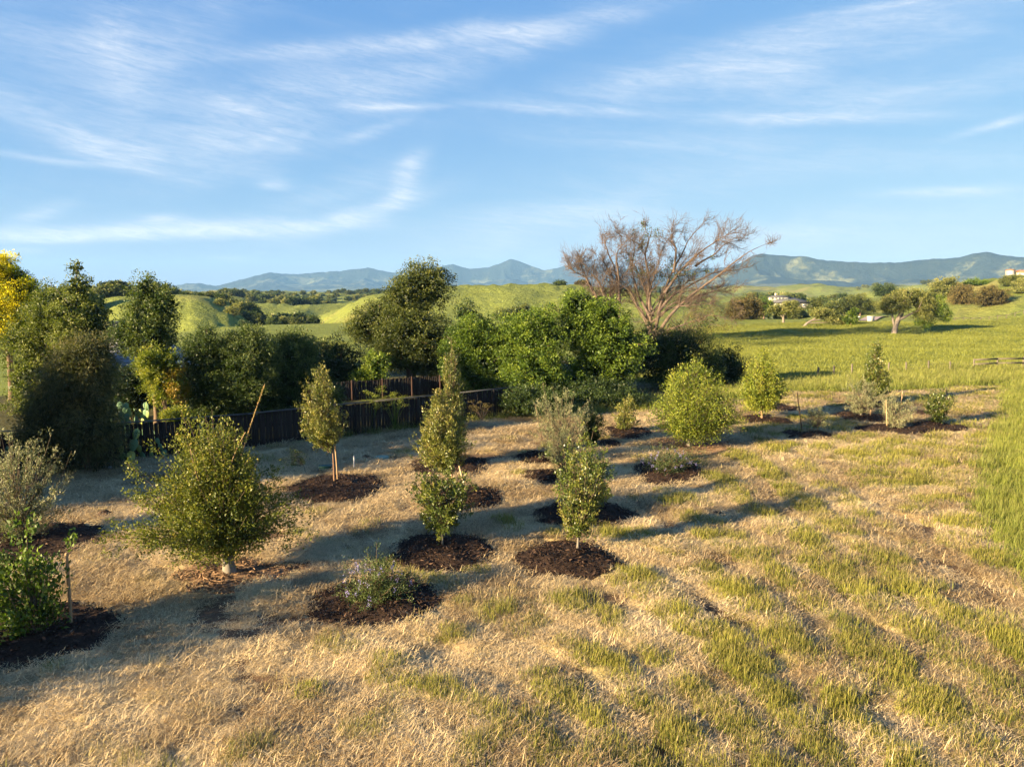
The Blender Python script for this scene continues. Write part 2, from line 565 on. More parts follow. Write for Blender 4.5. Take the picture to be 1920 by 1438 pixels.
field = b.ramp(b.m('ADD', b.m('MULTIPLY', n_far, .35), b.m('ADD', b.m('MULTIPLY', n_mid, .25), b.m('MULTIPLY', b.noise(pos, .16, 5, .65), .4))),
               [(.32, (.10, .12, .032)), (.45, (.145, .172, .036)), (.56, (.185, .212, .043)), (.70, (.26, .26, .072))])
dry = b.mix(n_fine, (.36, .27, .12), (.30, .23, .10))
field = b.mix(b.m('MULTIPLY', b.mapr(n_far2, .56, .72), .55), field, dry)
scrub = b.mix(n_mid, (.05, .065, .025), (.09, .10, .035))
dist = b.n('ShaderNodeVectorMath', operation='LENGTH'); b.link(pos, dist.inputs[0])
farness = b.mapr(dist.outputs['Value'], 400, 1500)
field = b.mix(b.m('MULTIPLY', b.mapr(b.noise(pos, .016, 6, .62), .53, .60), farness), field, scrub)
gsoil = b.mix(n_mid, (.045, .04, .02), (.10, .095, .035))
c = b.mix(b.attr('lot'), field, mown)
c = b.mix(b.attr('garden'), c, gsoil)
bmp = b.m('ADD', b.m('MULTIPLY', n_straw, .5), n_fine)
bmp = b.m('ADD', bmp, b.m('MULTIPLY', b.m('MULTIPLY', b.noise(pos, .35, 5, .7), b.mapr(dist.outputs['Value'], 90, 260)), 22.0))
finish(b, c, .9, .1, bmp, .8, .10)
ground = tag(link('ground', terr, m_ground), kind='structure')

# ------------------------------------------------------------------ mountains
m_mount, b = mat('mountain_chaparral')
geo = b.n('ShaderNodeNewGeometry'); pos = geo.outputs['Position']
n1 = b.noise(pos, .0022, 7, .62, .5); n2 = b.noise(pos, .011, 6, .65)
sx = b.n('ShaderNodeSeparateXYZ'); b.link(geo.outputs['Normal'], sx.inputs[0])
brush = b.mix(n2, (.010, .017, .015), (.034, .042, .026))
grass = b.mix(n2, (.075, .09, .04), (.145, .145, .07))
f = b.m('ADD', b.m('MULTIPLY', n1, .75), b.m('MULTIPLY', n2, .35))
zz = b.n('ShaderNodeSeparateXYZ'); b.link(pos, zz.inputs[0])
f = b.m('SUBTRACT', f, b.mapr(zz.outputs[2], 60, 330, 0, .16))
c = b.mix(b.mapr(f, .53, .60), brush, grass)
finish(b, c, .95, .05, n2, 1.0, 30.0)

MTS = [
    ('mountain_range', 7600, 2600, 1500, 3, .50, [(-700, 548), (-200, 546), (60, 545), (170, 544), (215, 540), (250, 537), (290, 534), (330, 536), (350, 532), (375, 531), (405, 537), (440, 528), (480, 518), (510, 511), (530, 514), (560, 515), (600, 511), (640, 509), (690, 503), (715, 508), (740, 512), (790, 509), (830, 500), (850, 497), (880, 505), (915, 503), (940, 494), (957, 487), (975, 492), (990, 498), (1020, 508), (1045, 503), (1062, 499), (1090, 496), (1150, 505), (1250, 507), (1350, 503), (1420, 500), (1700, 512), (2400, 520)]),
    ('mountain_range', 4700, 1900, 1200, 5, .46, [(1150, 552), (1250, 535), (1310, 520), (1350, 508), (1390, 492), (1410, 481), (1425, 477), (1450, 480), (1480, 482), (1510, 483), (1540, 489), (1580, 492), (1635, 494), (1690, 493), (1740, 487), (1770, 487), (1800, 483), (1825, 476), (1845, 474), (1870, 480), (1900, 483), (1960, 486), (2100, 480), (2300, 495), (2700, 530)]),
]
for nm, r0, wf, wb, seed, rough, prof in MTS:
    p0, p1 = prof[0][0], prof[-1][0]
    pxg = np.arange(p0, p1, 2.0)
    tg = np.concatenate([np.linspace(-1, 0, 90), np.linspace(0, 1, 20)[1:]])
    PXg, T = np.meshgrid(pxg, tg)
    ang = np.arctan((PXg - CX) / F / 1.0085)
    yc = np.interp(PXg, [p[0] for p in prof], [p[1] for p in prof]) + 2.2 * (fbm(PXg / 9., PXg * 0, 3, seed) - .5)
    ys_ = np.interp(pxg, [p[0] for p in prof], [p[1] for p in prof]); kk_ = np.hanning(61); kk_ /= kk_.sum()
    ysm = np.convolve(np.pad(ys_, 30, mode='edge'), kk_, 'valid')[None] + 0 * PXg
    wcr = np.clip(1 - np.abs(T) * 5, 0, 1) ** 2
    yc = yc * wcr + (ysm + 1.5) * (1 - wcr)
    wander = 1 + .05 * (fbm(PXg / 200., PXg * 0 + 5, 3, seed + 3) - .5)
    rr = r0 * wander + np.where(T < 0, T * wf, T * wb)
    X, Y = rr * np.sin(ang), rr * np.cos(ang)
    zc = CAMZ + r0 * wander * np.cos(ang) * (HOR - yc) / F
    base = -30.0
    s = np.where(T < 0, np.clip(1 + T, 0, 1) ** 1.35, np.clip(1 - T, 0, 1))
    q = np.clip(1 - np.abs(T) * 1.02, 0, 1)
    rn = ridged(X / 1100., Y / 1500., 6, seed)
    rn2 = ridged(X / 420., Y / 700., 5, seed + 9)
    damp = np.clip(-T * 9.0, 0, 1) * np.clip((1 + T) * 3, 0, 1)
    z = base + (zc - base) * s * (1 - rough * damp * (1 - rn) * 1.9) - rough * 170 * damp * (1 - rn2) * s
    z = np.where(T >= 0, base + (zc - base) * s, z)
    n0, n1_ = X.shape
    idx = (np.arange(n0 - 1)[:, None] * n1_ + np.arange(n1_ - 1)[None]).ravel()
    qd = np.stack([idx, idx + 1, idx + n1_ + 1, idx + n1_], -1)
    me = make_mesh(nm, np.stack([X, Y, z], -1).reshape(-1, 3), [qd], smooth=True)
    tag(link(nm, me, m_mount), kind='structure')

# the air: pale haze that turns the far ranges blue
hz, b = mat('haze_air')
pv = b.n('ShaderNodeVolumePrincipled')
pv.inputs['Color'].default_value = (.27, .55, 1.0, 1)
pv.inputs['Density'].default_value = 7.6e-5
pv.inputs['Anisotropy'].default_value = 0.0
o = b.n('ShaderNodeOutputMaterial')
b.link(pv.outputs[0], o.inputs['Volume'])
HB = MB(); HB.add(boxv(-14000, -9600, -48, 14000, 10500, 420), BOXF)
haze = tag(HB.obj('haze', hz), kind='stuff')

# ------------------------------------------------------------------ plant builders
ENV = {
    'oval': lambda h: np.sin(np.pi * np.clip(h * .94 + .04, 0, 1)) ** .7,
    'round': lambda h: np.sqrt(np.clip(1 - (2 * h - 1) ** 2, 0, 1)) * .98 + .02,
    'egg': lambda h: np.sin(np.pi * np.clip(h, 0, 1) ** .62) ** .75,
    'dome': lambda h: np.clip(h * 4.0 + .30, 0, 1) * np.clip(1 - (h * .98) ** 1.7, 0, 1) ** .62,
    'cone': lambda h: np.clip(1.04 - h, 0, 1) ** .8 * np.clip(h * 7 + .25, 0, 1),
    'vase': lambda h: (.42 + .66 * h) * np.clip((1.03 - h) * 5, 0, 1) ** .5,
    'fan': lambda h: (.55 + .5 * np.sin(np.pi * h * .8)) * np.clip((1.05 - h) * 4, 0, 1) ** .5,
}


def spec(bx, by, box):
    X, Y, t = G(bx, by)
    k = t / F
    x0, y0, x1, y1 = box
    return dict(loc=(X, Y, th1(X, Y)), cx=((x0 + x1) / 2 - bx) * k, rx=(x1 - x0) / 2 * k,
                z0=max((by - y1) * k * 1.03, .02), z1=(by - y0) * k * 1.03, k=k)


def bez(a, c, e, t):
    t = t[:, None]
    return a * (1 - t) ** 2 + 2 * c * t * (1 - t) + e * t ** 2


def shoot_crown(s, env, nsh, lps, L, W, r, shell=.5, spread=.05, up=.35, tstart=.35, stemh=None, droop=0., rag=.18, ry=None, trange=(.15, .85), wild=0, lump=.32, tipt=.18):
    cm = MB(); tw = MB()
    h0, h1 = s['z0'], s['z1']
    sh = h0 if stemh is None else stemh
    e = ENV[env]
    hs_ = np.linspace(0, 1, 64); pw = e(hs_) + .12; pw /= pw.sum()
    h = np.clip(r.choice(hs_, nsh, p=pw) + r.normal(0, .03, nsh), 0.01, 1)
    az_ = r.uniform(0, 2 * np.pi, nsh)
    rad = e(h) * np.sqrt(r.uniform(shell, 1, nsh)) * (1 + r.normal(0, rag, nsh) * .7)
    lp_ = r.uniform(0, 9)
    rad = rad * (1 + lump * 2 * (fbm(np.cos(az_) * 1.3 + h * 1.6 + lp_, np.sin(az_) * 1.3 + h * 1.1, 2, 7) - .5))
    rx = s['rx']; ryy = rx if ry is None else ry
    tgt = np.stack([s['cx'] + np.cos(az_) * rad * rx, np.sin(az_) * rad * ryy, h0 + h * (h1 - h0)], -1)
    tgt[:, 2] += np.abs(r.normal(0, rag * .25, nsh)) * (h1 - h0) * (h > .6)
    for w_ in range(wild):
        q = r.integers(nsh)
        tgt[q, 2] += r.uniform(.1, .3) * (h1 - h0); h[q] = 1
    st = np.zeros((nsh, 3))
    ax = r.uniform(.15, .5, nsh)
    st[:, 0] = s['cx'] * ax; st[:, 2] = np.minimum(sh + (tgt[:, 2] - sh) * r.uniform(.0, .55, nsh), tgt[:, 2] - .02)
    st[:, 2] = np.maximum(st[:, 2], min(sh, h0) * .9)
    ctrl = st + (tgt - st) * np.array([.62, .62, .35]) + np.array([0, 0, .0])
    ctrl[:, 2] += (tgt[:, 2] - st[:, 2]) * r.uniform(-.1, .35, nsh) + up * .15
    n = lps
    ncl = 7
    cc = np.sort(1 - (1 - tstart) * r.uniform(0, 1, (nsh, ncl)) ** 1.25, 1); cc[:, -1] = .97
    ck = r.integers(0, ncl, (nsh, n))
    tt = np.clip(np.take_along_axis(cc, ck, 1) + r.normal(0, .025, (nsh, n)), tstart * .8, 1.04)
    coff = r.normal(0, 1, (nsh, ncl, 3)) * spread * 1.5
    coff = np.take_along_axis(coff, ck[..., None].repeat(3, 2), 1)
    P = (st[:, None] * ((1 - tt) ** 2)[..., None] + 2 * ctrl[:, None] * (tt * (1 - tt))[..., None] + tgt[:, None] * (tt ** 2)[..., None])
    tan = unit(2 * (1 - tt)[..., None] * (ctrl - st)[:, None] + 2 * tt[..., None] * (tgt - ctrl)[:, None])
    P = P + coff * (1.2 - .6 * tt)[..., None] + r.normal(0, 1, P.shape) * (spread * .5 + .012)
    D = unit(tan * .55 + r.normal(0, .55, P.shape) + np.array([0, 0, up - droop]))
    P = P.reshape(-1, 3); D = D.reshape(-1, 3)
    N = len(P)
    Ls = L * r.uniform(.65, 1.25, N); Ws = W * r.uniform(.7, 1.2, N)
    v, f = leaf_quads(P, D, Ls, Ws, r)
    v[:, 2] = np.maximum(v[:, 2], .01)
    base_t = np.repeat(r.uniform(*trange, nsh), n)
    tint = np.clip(base_t + tipt * (tt.reshape(-1) - .6) + r.normal(0, .10, N), 0, 1)
    cm.add(v, f, tint)
    ts = np.linspace(0, 1, 5)
    for i in range(nsh):
        pts = bez(st[i], ctrl[i], tgt[i], ts)
        thick = i % max(1, nsh // 60) == 0
        rr = np.linspace(.012 if thick else .006, .003, 5) * (.6 + (h1 - h0) * .25)
        tw.add(*tube(pts, rr, 4 if thick else 3))
    return cm, tw


def stems(tw, s, n, rad, top, r, flare=1.3, spread=.12):
    for i in range(n):
        a = r.uniform(0, 6.28)
        o = np.array([math.cos(a), math.sin(a), 0]) * (0 if n == 1 else spread)
        p0 = o * .25 + np.array([0, 0, -.06]); p2 = o * 2.2 + np.array([s['cx'] * .5, 0, top]); p1 = o * .8 + np.array([s['cx'] * .15 + r.normal(0, .02), r.normal(0, .02), top * .5])
        t = np.linspace(0, 1, 9)
        pts = bez(p0, p1, p2, t) + r.normal(0, .006, (9, 3))
        rr = rad * np.linspace(1, .45, 9); rr[0] *= flare; rr[1] *= 1 + (flare - 1) * .4
        tw.add(*tube(pts, rr / (1 if n == 1 else 1.5), 8))


def plant(name, label, cat, s, env, m_leaf, m_bark, nsh, lps, L, W, seed, trunk=(1, .03), group=None, stemtop=None, **kw):
    r = R(seed)
    root = thing(name, label, cat, s['loc'], 0, group)
    cm, tw = shoot_crown(s, env, nsh, lps, L, W, r, **kw)
    tk = MB()
    if trunk[0]:
        stems(tk, s, trunk[0], trunk[1], (s['z0'] + (s['z1'] - s['z0']) * .5) if stemtop is None else stemtop, r, spread=kw.get('tspread', .12) if False else .12)
    if len(tk.v):
        tk.obj('trunk', m_bark, root, smooth=True)
    tw.obj('twigs', TWIG, root, smooth=True)
    cm.obj('crown', m_leaf, root)
    return root


def clump_crown(lobes, nclump, lpc, L, W, cr, r, shell=.72, flat=.75, up=.25, inner=.14, trange=(.15, .85), narrow_droop=0.):
    """leaf sprays gathered in clumps over the surface of several lobes"""
    cm = MB()
    lob = np.array(lobes, float)
    area = (lob[:, 3] * lob[:, 4] + lob[:, 3] * lob[:, 5] + lob[:, 4] * lob[:, 5])
    pick = r.choice(len(lob), nclump * 3, p=area / area.sum())
    d = unit(r.normal(size=(nclump * 3, 3)))
    rad = r.uniform(shell, 1.0, nclump * 3)[:, None]
    rad = rad * (1 + .10 * r.normal(size=rad.shape))
    C = lob[pick, :3] + d * lob[pick, 3:] * rad
    keep = np.ones(len(C), bool)
    for i, l in enumerate(lob):
        q = (((C - l[:3]) / l[3:]) ** 2).sum(1)
        keep &= ~((q < .5) & (pick != i))
    keep &= C[:, 2] > .1
    if keep.sum() < 5:
        keep[:] = True
    C = C[keep][:nclump]; d = d[keep][:nclump]; nc = len(C)
    size = cr * r.uniform(.6, 1.45, nc)
    n = lpc
    u = unit(r.normal(size=(nc, n, 3)))
    rr = r.uniform(0, 1, (nc, n, 1)) ** .45
    off = u * rr * size[:, None, None] * np.array([1, 1, flat])
    P = (C[:, None] + off).reshape(-1, 3)
    D = unit(u * .6 + d[:, None] * .35 + r.normal(0, .6, u.shape) + np.array([0, 0, up])).reshape(-1, 3)
    N = len(P)
    v, f = leaf_quads(P, D, L * r.uniform(.6, 1.3, N), W * r.uniform(.7, 1.25, N), r)
    v[:, 2] = np.maximum(v[:, 2], .02)
    bt = np.repeat(r.uniform(*trange, nc), n)
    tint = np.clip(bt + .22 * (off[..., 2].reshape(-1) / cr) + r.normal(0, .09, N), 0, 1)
    cm.add(v, f, tint)
    ni = int(N * inner)  # large dark inner leaves, added to keep light from passing through
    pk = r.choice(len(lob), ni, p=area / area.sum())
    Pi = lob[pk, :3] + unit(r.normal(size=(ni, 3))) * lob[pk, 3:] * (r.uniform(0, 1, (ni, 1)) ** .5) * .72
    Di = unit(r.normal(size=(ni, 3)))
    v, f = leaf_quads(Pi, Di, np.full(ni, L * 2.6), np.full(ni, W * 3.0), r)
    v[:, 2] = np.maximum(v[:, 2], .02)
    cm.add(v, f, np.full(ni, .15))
    return cm, C


def limbs(lobes, C, r, rad=.2, n=26, h0=.5):
    tw = MB()
    top = max(l[2] + l[5] * .5 for l in lobes)
    cx = np.mean([l[0] for l in lobes]); cy = np.mean([l[1] for l in lobes])
    t = np.linspace(0, 1, 10)
    trunkp = bez(np.array([0, 0, -.15]), np.array([cx * .1, cy * .1, top * .35]), np.array([cx * .6, cy * .6, top * .62]), t)
    rr = rad * np.linspace(1.0, .45, 10); rr[0] *= 1.35
    tw.add(*tube(trunkp, rr, 9))
    for l in lobes:
        a = trunkp[r.integers(2, 6)]; e = np.array(l[:3])
        tw.add(*tube(bez(a, a * .5 + e * .5 + np.array([0, 0, -.1 * l[5]]), e, np.linspace(0, 1, 7)) + r.normal(0, rad * .1, (7, 3)), rad * np.linspace(.55, .18, 7), 6))
    for i in r.choice(len(C), min(n, len(C)), replace=False):
        e = C[i]
        li = np.argmin([((e - np.array(l[:3])) ** 2).sum() for l in lobes])
        a = np.array(lobes[li][:3]) * .7 + trunkp[6] * .3
        tw.add(*tube(bez(a, (a + e) / 2 + r.normal(0, .15, 3), e, np.linspace(0, 1, 5)), rad * np.linspace(.22, .05, 5), 4))
    return tw


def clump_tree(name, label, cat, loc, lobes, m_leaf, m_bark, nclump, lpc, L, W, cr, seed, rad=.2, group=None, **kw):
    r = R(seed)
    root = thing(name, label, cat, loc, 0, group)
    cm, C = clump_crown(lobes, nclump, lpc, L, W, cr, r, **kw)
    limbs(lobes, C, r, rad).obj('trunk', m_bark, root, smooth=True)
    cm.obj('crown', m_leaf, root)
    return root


# foliage and bark
YG = leaf_mat('leaf_yellow_green', [(.05, (.05, .068, .012)), (.4, (.115, .135, .018)), (.7, (.18, .185, .028)), (1, (.29, .19, .035))])
LEFTG = leaf_mat('leaf_garden_green', [(.05, (.035, .05, .012)), (.4, (.09, .118, .022)), (.75, (.16, .185, .036)), (1, (.22, .23, .05))])
GLOSS = leaf_mat('leaf_glossy_green', [(.05, (.026, .045, .012)), (.45, (.07, .10, .02)), (.8, (.14, .16, .03)), (1, (.22, .20, .05))], .38, .5)
LAUREL = leaf_mat('leaf_laurel', [(.05, (.04, .056, .014)), (.4, (.10, .122, .024)), (.75, (.175, .18, .038)), (1, (.27, .23, .06))], .42, .45)
OLIVE = leaf_mat('leaf_olive', [(.0, (.065, .08, .035)), (.4, (.14, .155, .075)), (.8, (.24, .24, .13)), (1, (.30, .29, .17))], .55, .3, .2)
BRIGHT = leaf_mat('leaf_bright_green', [(.05, (.05, .075, .010)), (.45, (.125, .165, .018)), (.8, (.21, .235, .026)), (1, (.27, .26, .04))])
OAK = leaf_mat('leaf_oak', [(.05, (.028, .040, .012)), (.45, (.072, .092, .020)), (.8, (.13, .148, .034)), (1, (.18, .175, .048))])
GREEN = leaf_mat('leaf_fresh_green', [(.05, (.028, .052, .008)), (.45, (.075, .125, .014)), (.8, (.14, .20, .024)), (1, (.20, .24, .03))])
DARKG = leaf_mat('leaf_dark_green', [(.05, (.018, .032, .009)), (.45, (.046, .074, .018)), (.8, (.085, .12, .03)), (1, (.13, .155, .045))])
FEATH = leaf_mat('leaf_feathery', [(.05, (.03, .036, .014)), (.45, (.065, .075, .03)), (.8, (.12, .12, .05)), (1, (.18, .15, .06))], .6, .2, .3)
WATTLE = leaf_mat('blossom_yellow', [(.05, (.14, .15, .02)), (.35, (.46, .40, .02)), (.7, (.72, .62, .03)), (1, (.82, .74, .06))], .7, .1, .3)
LIME = leaf_mat('leaf_lime', [(.05, (.07, .10, .012)), (.45, (.16, .19, .02)), (.8, (.25, .26, .03)), (1, (.32, .28, .04))], .5, .3, .3)
AMBER = leaf_mat('leaf_amber', [(.05, (.12, .09, .015)), (.5, (.26, .18, .025)), (1, (.36, .24, .05))], .5, .3, .3)
BROWNG = leaf_mat('leaf_brown_green', [(.05, (.035, .030, .012)), (.45, (.09, .075, .028)), (.8, (.15, .12, .045)), (1, (.2, .15, .06))], .7, .1, .15)
PALEG = leaf_mat('leaf_pale_oak', [(.05, (.07, .085, .025)), (.45, (.165, .18, .05)), (.8, (.26, .26, .085)), (1, (.32, .29, .11))], .6, .2)
CEAN = leaf_mat('leaf_ceanothus', [(.05, (.03, .045, .018)), (.5, (.08, .11, .035)), (1, (.16, .19, .06))], .5, .3)
PURP = leaf_mat('blossom_violet', [(.05, (.13, .11, .32)), (.5, (.26, .23, .52)), (1, (.42, .39, .68))], .7, .1)
BARK = simple_mat('bark_brown', (.12, .082, .055), (.22, .16, .11), 9, .9, .1, (1, 1, .25), .6)
BARKP = simple_mat('bark_pale', (.17, .15, .125), (.27, .24, .20), 9, .85, .1, (1, 1, .4), .5)
BARKM = simple_mat('bark_grey_brown', (.17, .14, .115), (.27, .23, .19), 5, .9, .1, (1, 1, .3), .6)
BARKR = simple_mat('bark_reddish', (.20, .115, .07), (.30, .19, .12), 9, .85, .1, (1, 1, .3), .5)
TWIG = simple_mat('twig_brown', (.10, .075, .05), (.17, .13, .09), 9, .9, .1)
DEADW = simple_mat('dead_wood', (.105, .075, .060), (.195, .148, .118), 3, .9, .1, (1, 1, .35), .7)
STAKE = simple_mat('stake_wood', (.30, .19, .10), (.44, .30, .17), 10, .85, .1, (1, 1, .15), .4)
STAKED = simple_mat('stake_dark', (.09, .055, .035), (.15, .095, .06), 10, .85, .1, (1, 1, .15), .4)

# ------------------------------------------------------------------ mulch beds
MULCH, b = mat('mulch_bark')
geo = b.n('ShaderNodeNewGeometry')
n1 = b.noise(geo.outputs['Position'], 16, 6, .7); n2 = b.noise(geo.outputs['Position'], 3.0, 3)
c = b.ramp(b.m('ADD', b.m('MULTIPLY', n1, .75), b.m('MULTIPLY', n2, .25)), [(.3, (.010, .006, .004)), (.5, (.032, .019, .013)), (.68, (.070, .042, .028)), (.8, (.12, .075, .05))])
finish(b, c, .9, .15, n1, 1.0, .05)
CHIP, b = mat('mulch_chips')
t = b.attr('tint')
c = b.ramp(t, [(.0, (.014, .008, .006)), (.5, (.052, .030, .020)), (.85, (.11, .065, .042)), (1, (.25, .17, .11))])
finish(b, c, .85, .2)
LITTER = simple_mat('leaf_litter', (.17, .10, .06), (.30, .20, .12), 14, .95, .1)
BED_DISCS = []


def bed(x0, y0, x1, y1, label, seed, mound=.14, litter=False):
    """a mulch bed as seen between x0..x1 and y0..y1 on the ground"""
    r = R(seed)
    ym = (y0 + y1) / 2
    X, Y, t = G((x0 + x1) / 2, ym)
    rx = (x1 - x0) / 2 * t / F
    ry = (G(x0, y0)[1] - G(x0, y1)[1]) / 2
    ry = min(max(ry, rx * .75), rx * 1.35)
    zb = th1(X, Y)
    na_, nr_ = 72, 16
    a = np.arange(na_) / na_ * 2 * np.pi
    edge = 1 + .11 * (fbm(np.cos(a) * 1.7 + seed, np.sin(a) * 1.7, 3, seed) - .5) * 2 + .03 * r.normal(size=na_)
    q = np.linspace(0, 1, nr_ + 1)[1:]
    Qx = np.cos(a)[None] * edge[None] * q[:, None] * rx; Qy = np.sin(a)[None] * edge[None] * q[:, None] * ry
    gx, gy = X + Qx, Y + Qy
    gz = th(gx, gy) - zb
    prof = mound * (1 - q[:, None] ** 2.6) + .045 * (fbm(gx * 3.2, gy * 3.2, 4, seed + 3) - .45) * (1 - .5 * q[:, None]) + .012
    prof[-1] = -.05
    v = np.stack([Qx, Qy, gz + prof], -1).reshape(-1, 3)
    v = np.concatenate([v, [[0, 0, mound + .02]]])
    i = (np.arange(nr_ - 1)[:, None] * na_ + np.arange(na_)[None]).ravel(); j = (np.arange(nr_ - 1)[:, None] * na_ + (np.arange(na_)[None] + 1) % na_).ravel()
    f4 = np.stack([i, i + na_, j + na_, j], -1)
    f3 = np.stack([np.full(na_, len(v) - 1), np.arange(na_), (np.arange(na_) + 1) % na_], -1)
    root = thing('litter_patch' if litter else 'mulch_bed', label, 'litter patch' if litter else 'mulch bed', (X, Y, zb), 0, None if litter else 'bark mulch beds of the planting')
    me = make_mesh('soil', v, [f4, f3], smooth=True)
    link('mound', me, LITTER if litter else MULCH, root)
    n = int(min(1500, 260 * rx * ry * np.pi) * (.5 if Y > 30 else 1))
    aa = r.uniform(0, 2 * np.pi, n); qq = np.sqrt(r.uniform(0, 1, n)) * np.where(r.uniform(0, 1, n) < .12, r.uniform(1, 1.35, n), 1.02)
    ed = np.interp(aa, np.append(a, 2 * np.pi), np.append(edge, edge[0]))
    px_, py_ = np.cos(aa) * ed * qq * rx, np.sin(aa) * ed * qq * ry
    pz = th(X + px_, Y + py_) - zb + mound * np.clip(1 - qq ** 2.6, 0, 1) + .015
    P = np.stack([px_, py_, pz + r.uniform(0, .025, n)], -1)
    D = unit(np.stack([r.normal(size=n), r.normal(size=n), r.normal(0, .45, n)], -1))
    cv_, cf_ = leaf_quads(P - D * .04, D, r.uniform(.04, .17, n), r.uniform(.015, .055, n), r, .35, 1.5)
    chips = MB(); chips.add(cv_, cf_, np.clip(r.beta(1.3, 2.4, n), 0, 1))
    o = chips.obj('chips', LITTER if litter else CHIP, root)
    o['kind'] = 'stuff'
    BED_DISCS.append((X, Y, rx * 1.0, ry * 1.0))
    return root


BEDS = [
    (-150, 982, 186, 1052, 'mulch bed under the grey-green shrub at the left edge of the photo'),
    (-170, 1136, 222, 1250, 'mulch bed in front of the lower left staked tree, cut by the photo edge'),
    (532, 884, 722, 941, 'mulch bed round the twin-stemmed young tree beside the white pipe'),
    (764, 852, 921, 890, 'mulch bed behind the tall pair of young trees in the middle'),
    (806, 904, 941, 962, 'mulch bed at the foot of the leaning brown stem and pale stake'),
    (722, 996, 931, 1075, 'mulch bed round the small pale-stemmed tree in front of the leaning stake'),
    (572, 1078, 831, 1176, 'largest dark mulch bed holding the violet-flowered shrub in the foreground'),
    (960, 1008, 1166, 1086, 'brown mulch bed round the upright small-leaved tree in the foreground'),
    (996, 938, 1192, 986, 'mulch bed directly behind the upright small-leaved foreground tree'),
    (966, 844, 1045, 872, 'mulch bed at the foot of the olive bush with a rusty stake'),
    (978, 874, 1062, 914, 'mulch bed between the olive bush and the upright foreground tree'),
    (1118, 822, 1164, 842, 'narrow mulch bed beside the dark round shrub near the fence end'),
    (1128, 799, 1226, 823, 'mulch bed round the small shrub left of the big round bush'),
    (1182, 863, 1324, 906, 'mulch bed of the violet-flowered shrub below the big round bush'),
    (1376, 778, 1482, 796, 'mulch bed under the ball-headed tree with brown trunk'),
    (1390, 756, 1492, 773, 'mulch bed behind the ball-headed tree, with two short stakes'),
    (1464, 809, 1564, 824, 'mulch bed with the lone dark leaning stake and sparse shrub'),
    (1556, 772, 1660, 791, 'mulch bed under the pale olive next to the dark pointed tree'),
    (1578, 755, 1696, 769, 'mulch bed of the dark pointed tree near the wire fence'),
    (1604, 794, 1746, 816, 'mulch bed under the pale olive tied to two stakes'),
    (1702, 788, 1806, 809, 'mulch bed under the dark green vase-shaped shrub at the right'),
    (1704, 768, 1750, 784, 'small mulch bed behind the dark green vase-shaped shrub'),
]
for i, bb in enumerate(BEDS):
    bed(*bb, seed=100 + i)
bed(330, 1040, 540, 1110, 'brown leaf litter round the thick pale trunk of the spreading tree', 170, .03, True)
bed(1210, 818, 1375, 852, 'reddish leaf litter under the big round bright green bush', 171, .03, True)

# ------------------------------------------------------------------ plantings of the lot
s = spec(40, 1012, (-40, 835, 122, 1010))
plant('olive_shrub', 'grey-green olive-like shrub with upright shoots, cut by the left photo edge', 'shrub', s, 'fan', OLIVE, BARK, 150, 95, .075, .022, 1, (4, .03), stemtop=s['z1'] * .4, shell=.25, rag=.3, wild=14)
s = spec(78, 1196, (-40, 1030, 124, 1190))
plant('staked_tree', 'broad-leaved green tree beside a single wooden stake, lower left', 'tree', s, 'fan', GREEN, BARK, 58, 60, .115, .058, 2, (2, .04), shell=.05, rag=.4, spread=.09, wild=6)
s = spec(430, 1074, (284, 800, 540, 1030))
pom = plant('spreading_tree', 'wide bushy tree with yellow-orange leaf tips and thick pale trunk', 'tree', s, 'dome', YG, BARKP, 400, 125, .072, .038, 3, (1, .15), stemtop=s['z1'] * .45, shell=.2, rag=.27, spread=.11, wild=14, up=.2, trange=(.0, .5), tipt=.7, lump=.4)
lead = MB()
k = s['k']
lead.add(*tube(bez(np.array([.35, 0, s['z1'] * .72]), np.array([.62, 0, s['z1'] * .95]), np.array([1.12, -.05, s['z1'] * 1.27]), np.linspace(0, 1, 10)), np.linspace(.013, .006, 10), 6))
lead.add(*tube(bez(np.array([.1, -.3, s['z1'] * .55]), np.array([.3, -.4, s['z1'] * .8]), np.array([.75, -.45, s['z1'] * .98]), np.linspace(0, 1, 8)), np.linspace(.016, .007, 8), 6))
lead.add(*tube(bez(np.array([-.2, -.5, s['z1'] * .5]), np.array([-.45, -.6, s['z1'] * .7]), np.array([-.5, -.65, s['z1'] * .92]), np.linspace(0, 1, 8)), np.linspace(.015, .006, 8), 6))
lead.obj('bare_shoot', STAKE, pom, smooth=True)
rl = R(5); tl = rl.uniform(.45, 1, 160)
P = bez(np.array([.35, 0, s['z1'] * .72]), np.array([.62, 0, s['z1'] * .95]), np.array([1.12, -.05, s['z1'] * 1.27]), tl)
cl_ = MB(); cl_.add(*leaf_quads(P, unit(rl.normal(size=P.shape)), np.full(160, .04), np.full(160, .02), rl), .8)
cl_.obj('shoot_leaves', YG, pom)
s = spec(574, 884, (524, 843, 580, 872))
plant('sapling', 'tiny leafy sapling between the spreading tree and the green box', 'sapling', s, 'round', YG, BARK, 26, 30, .055, .03, 4, (1, .012), shell=.1)

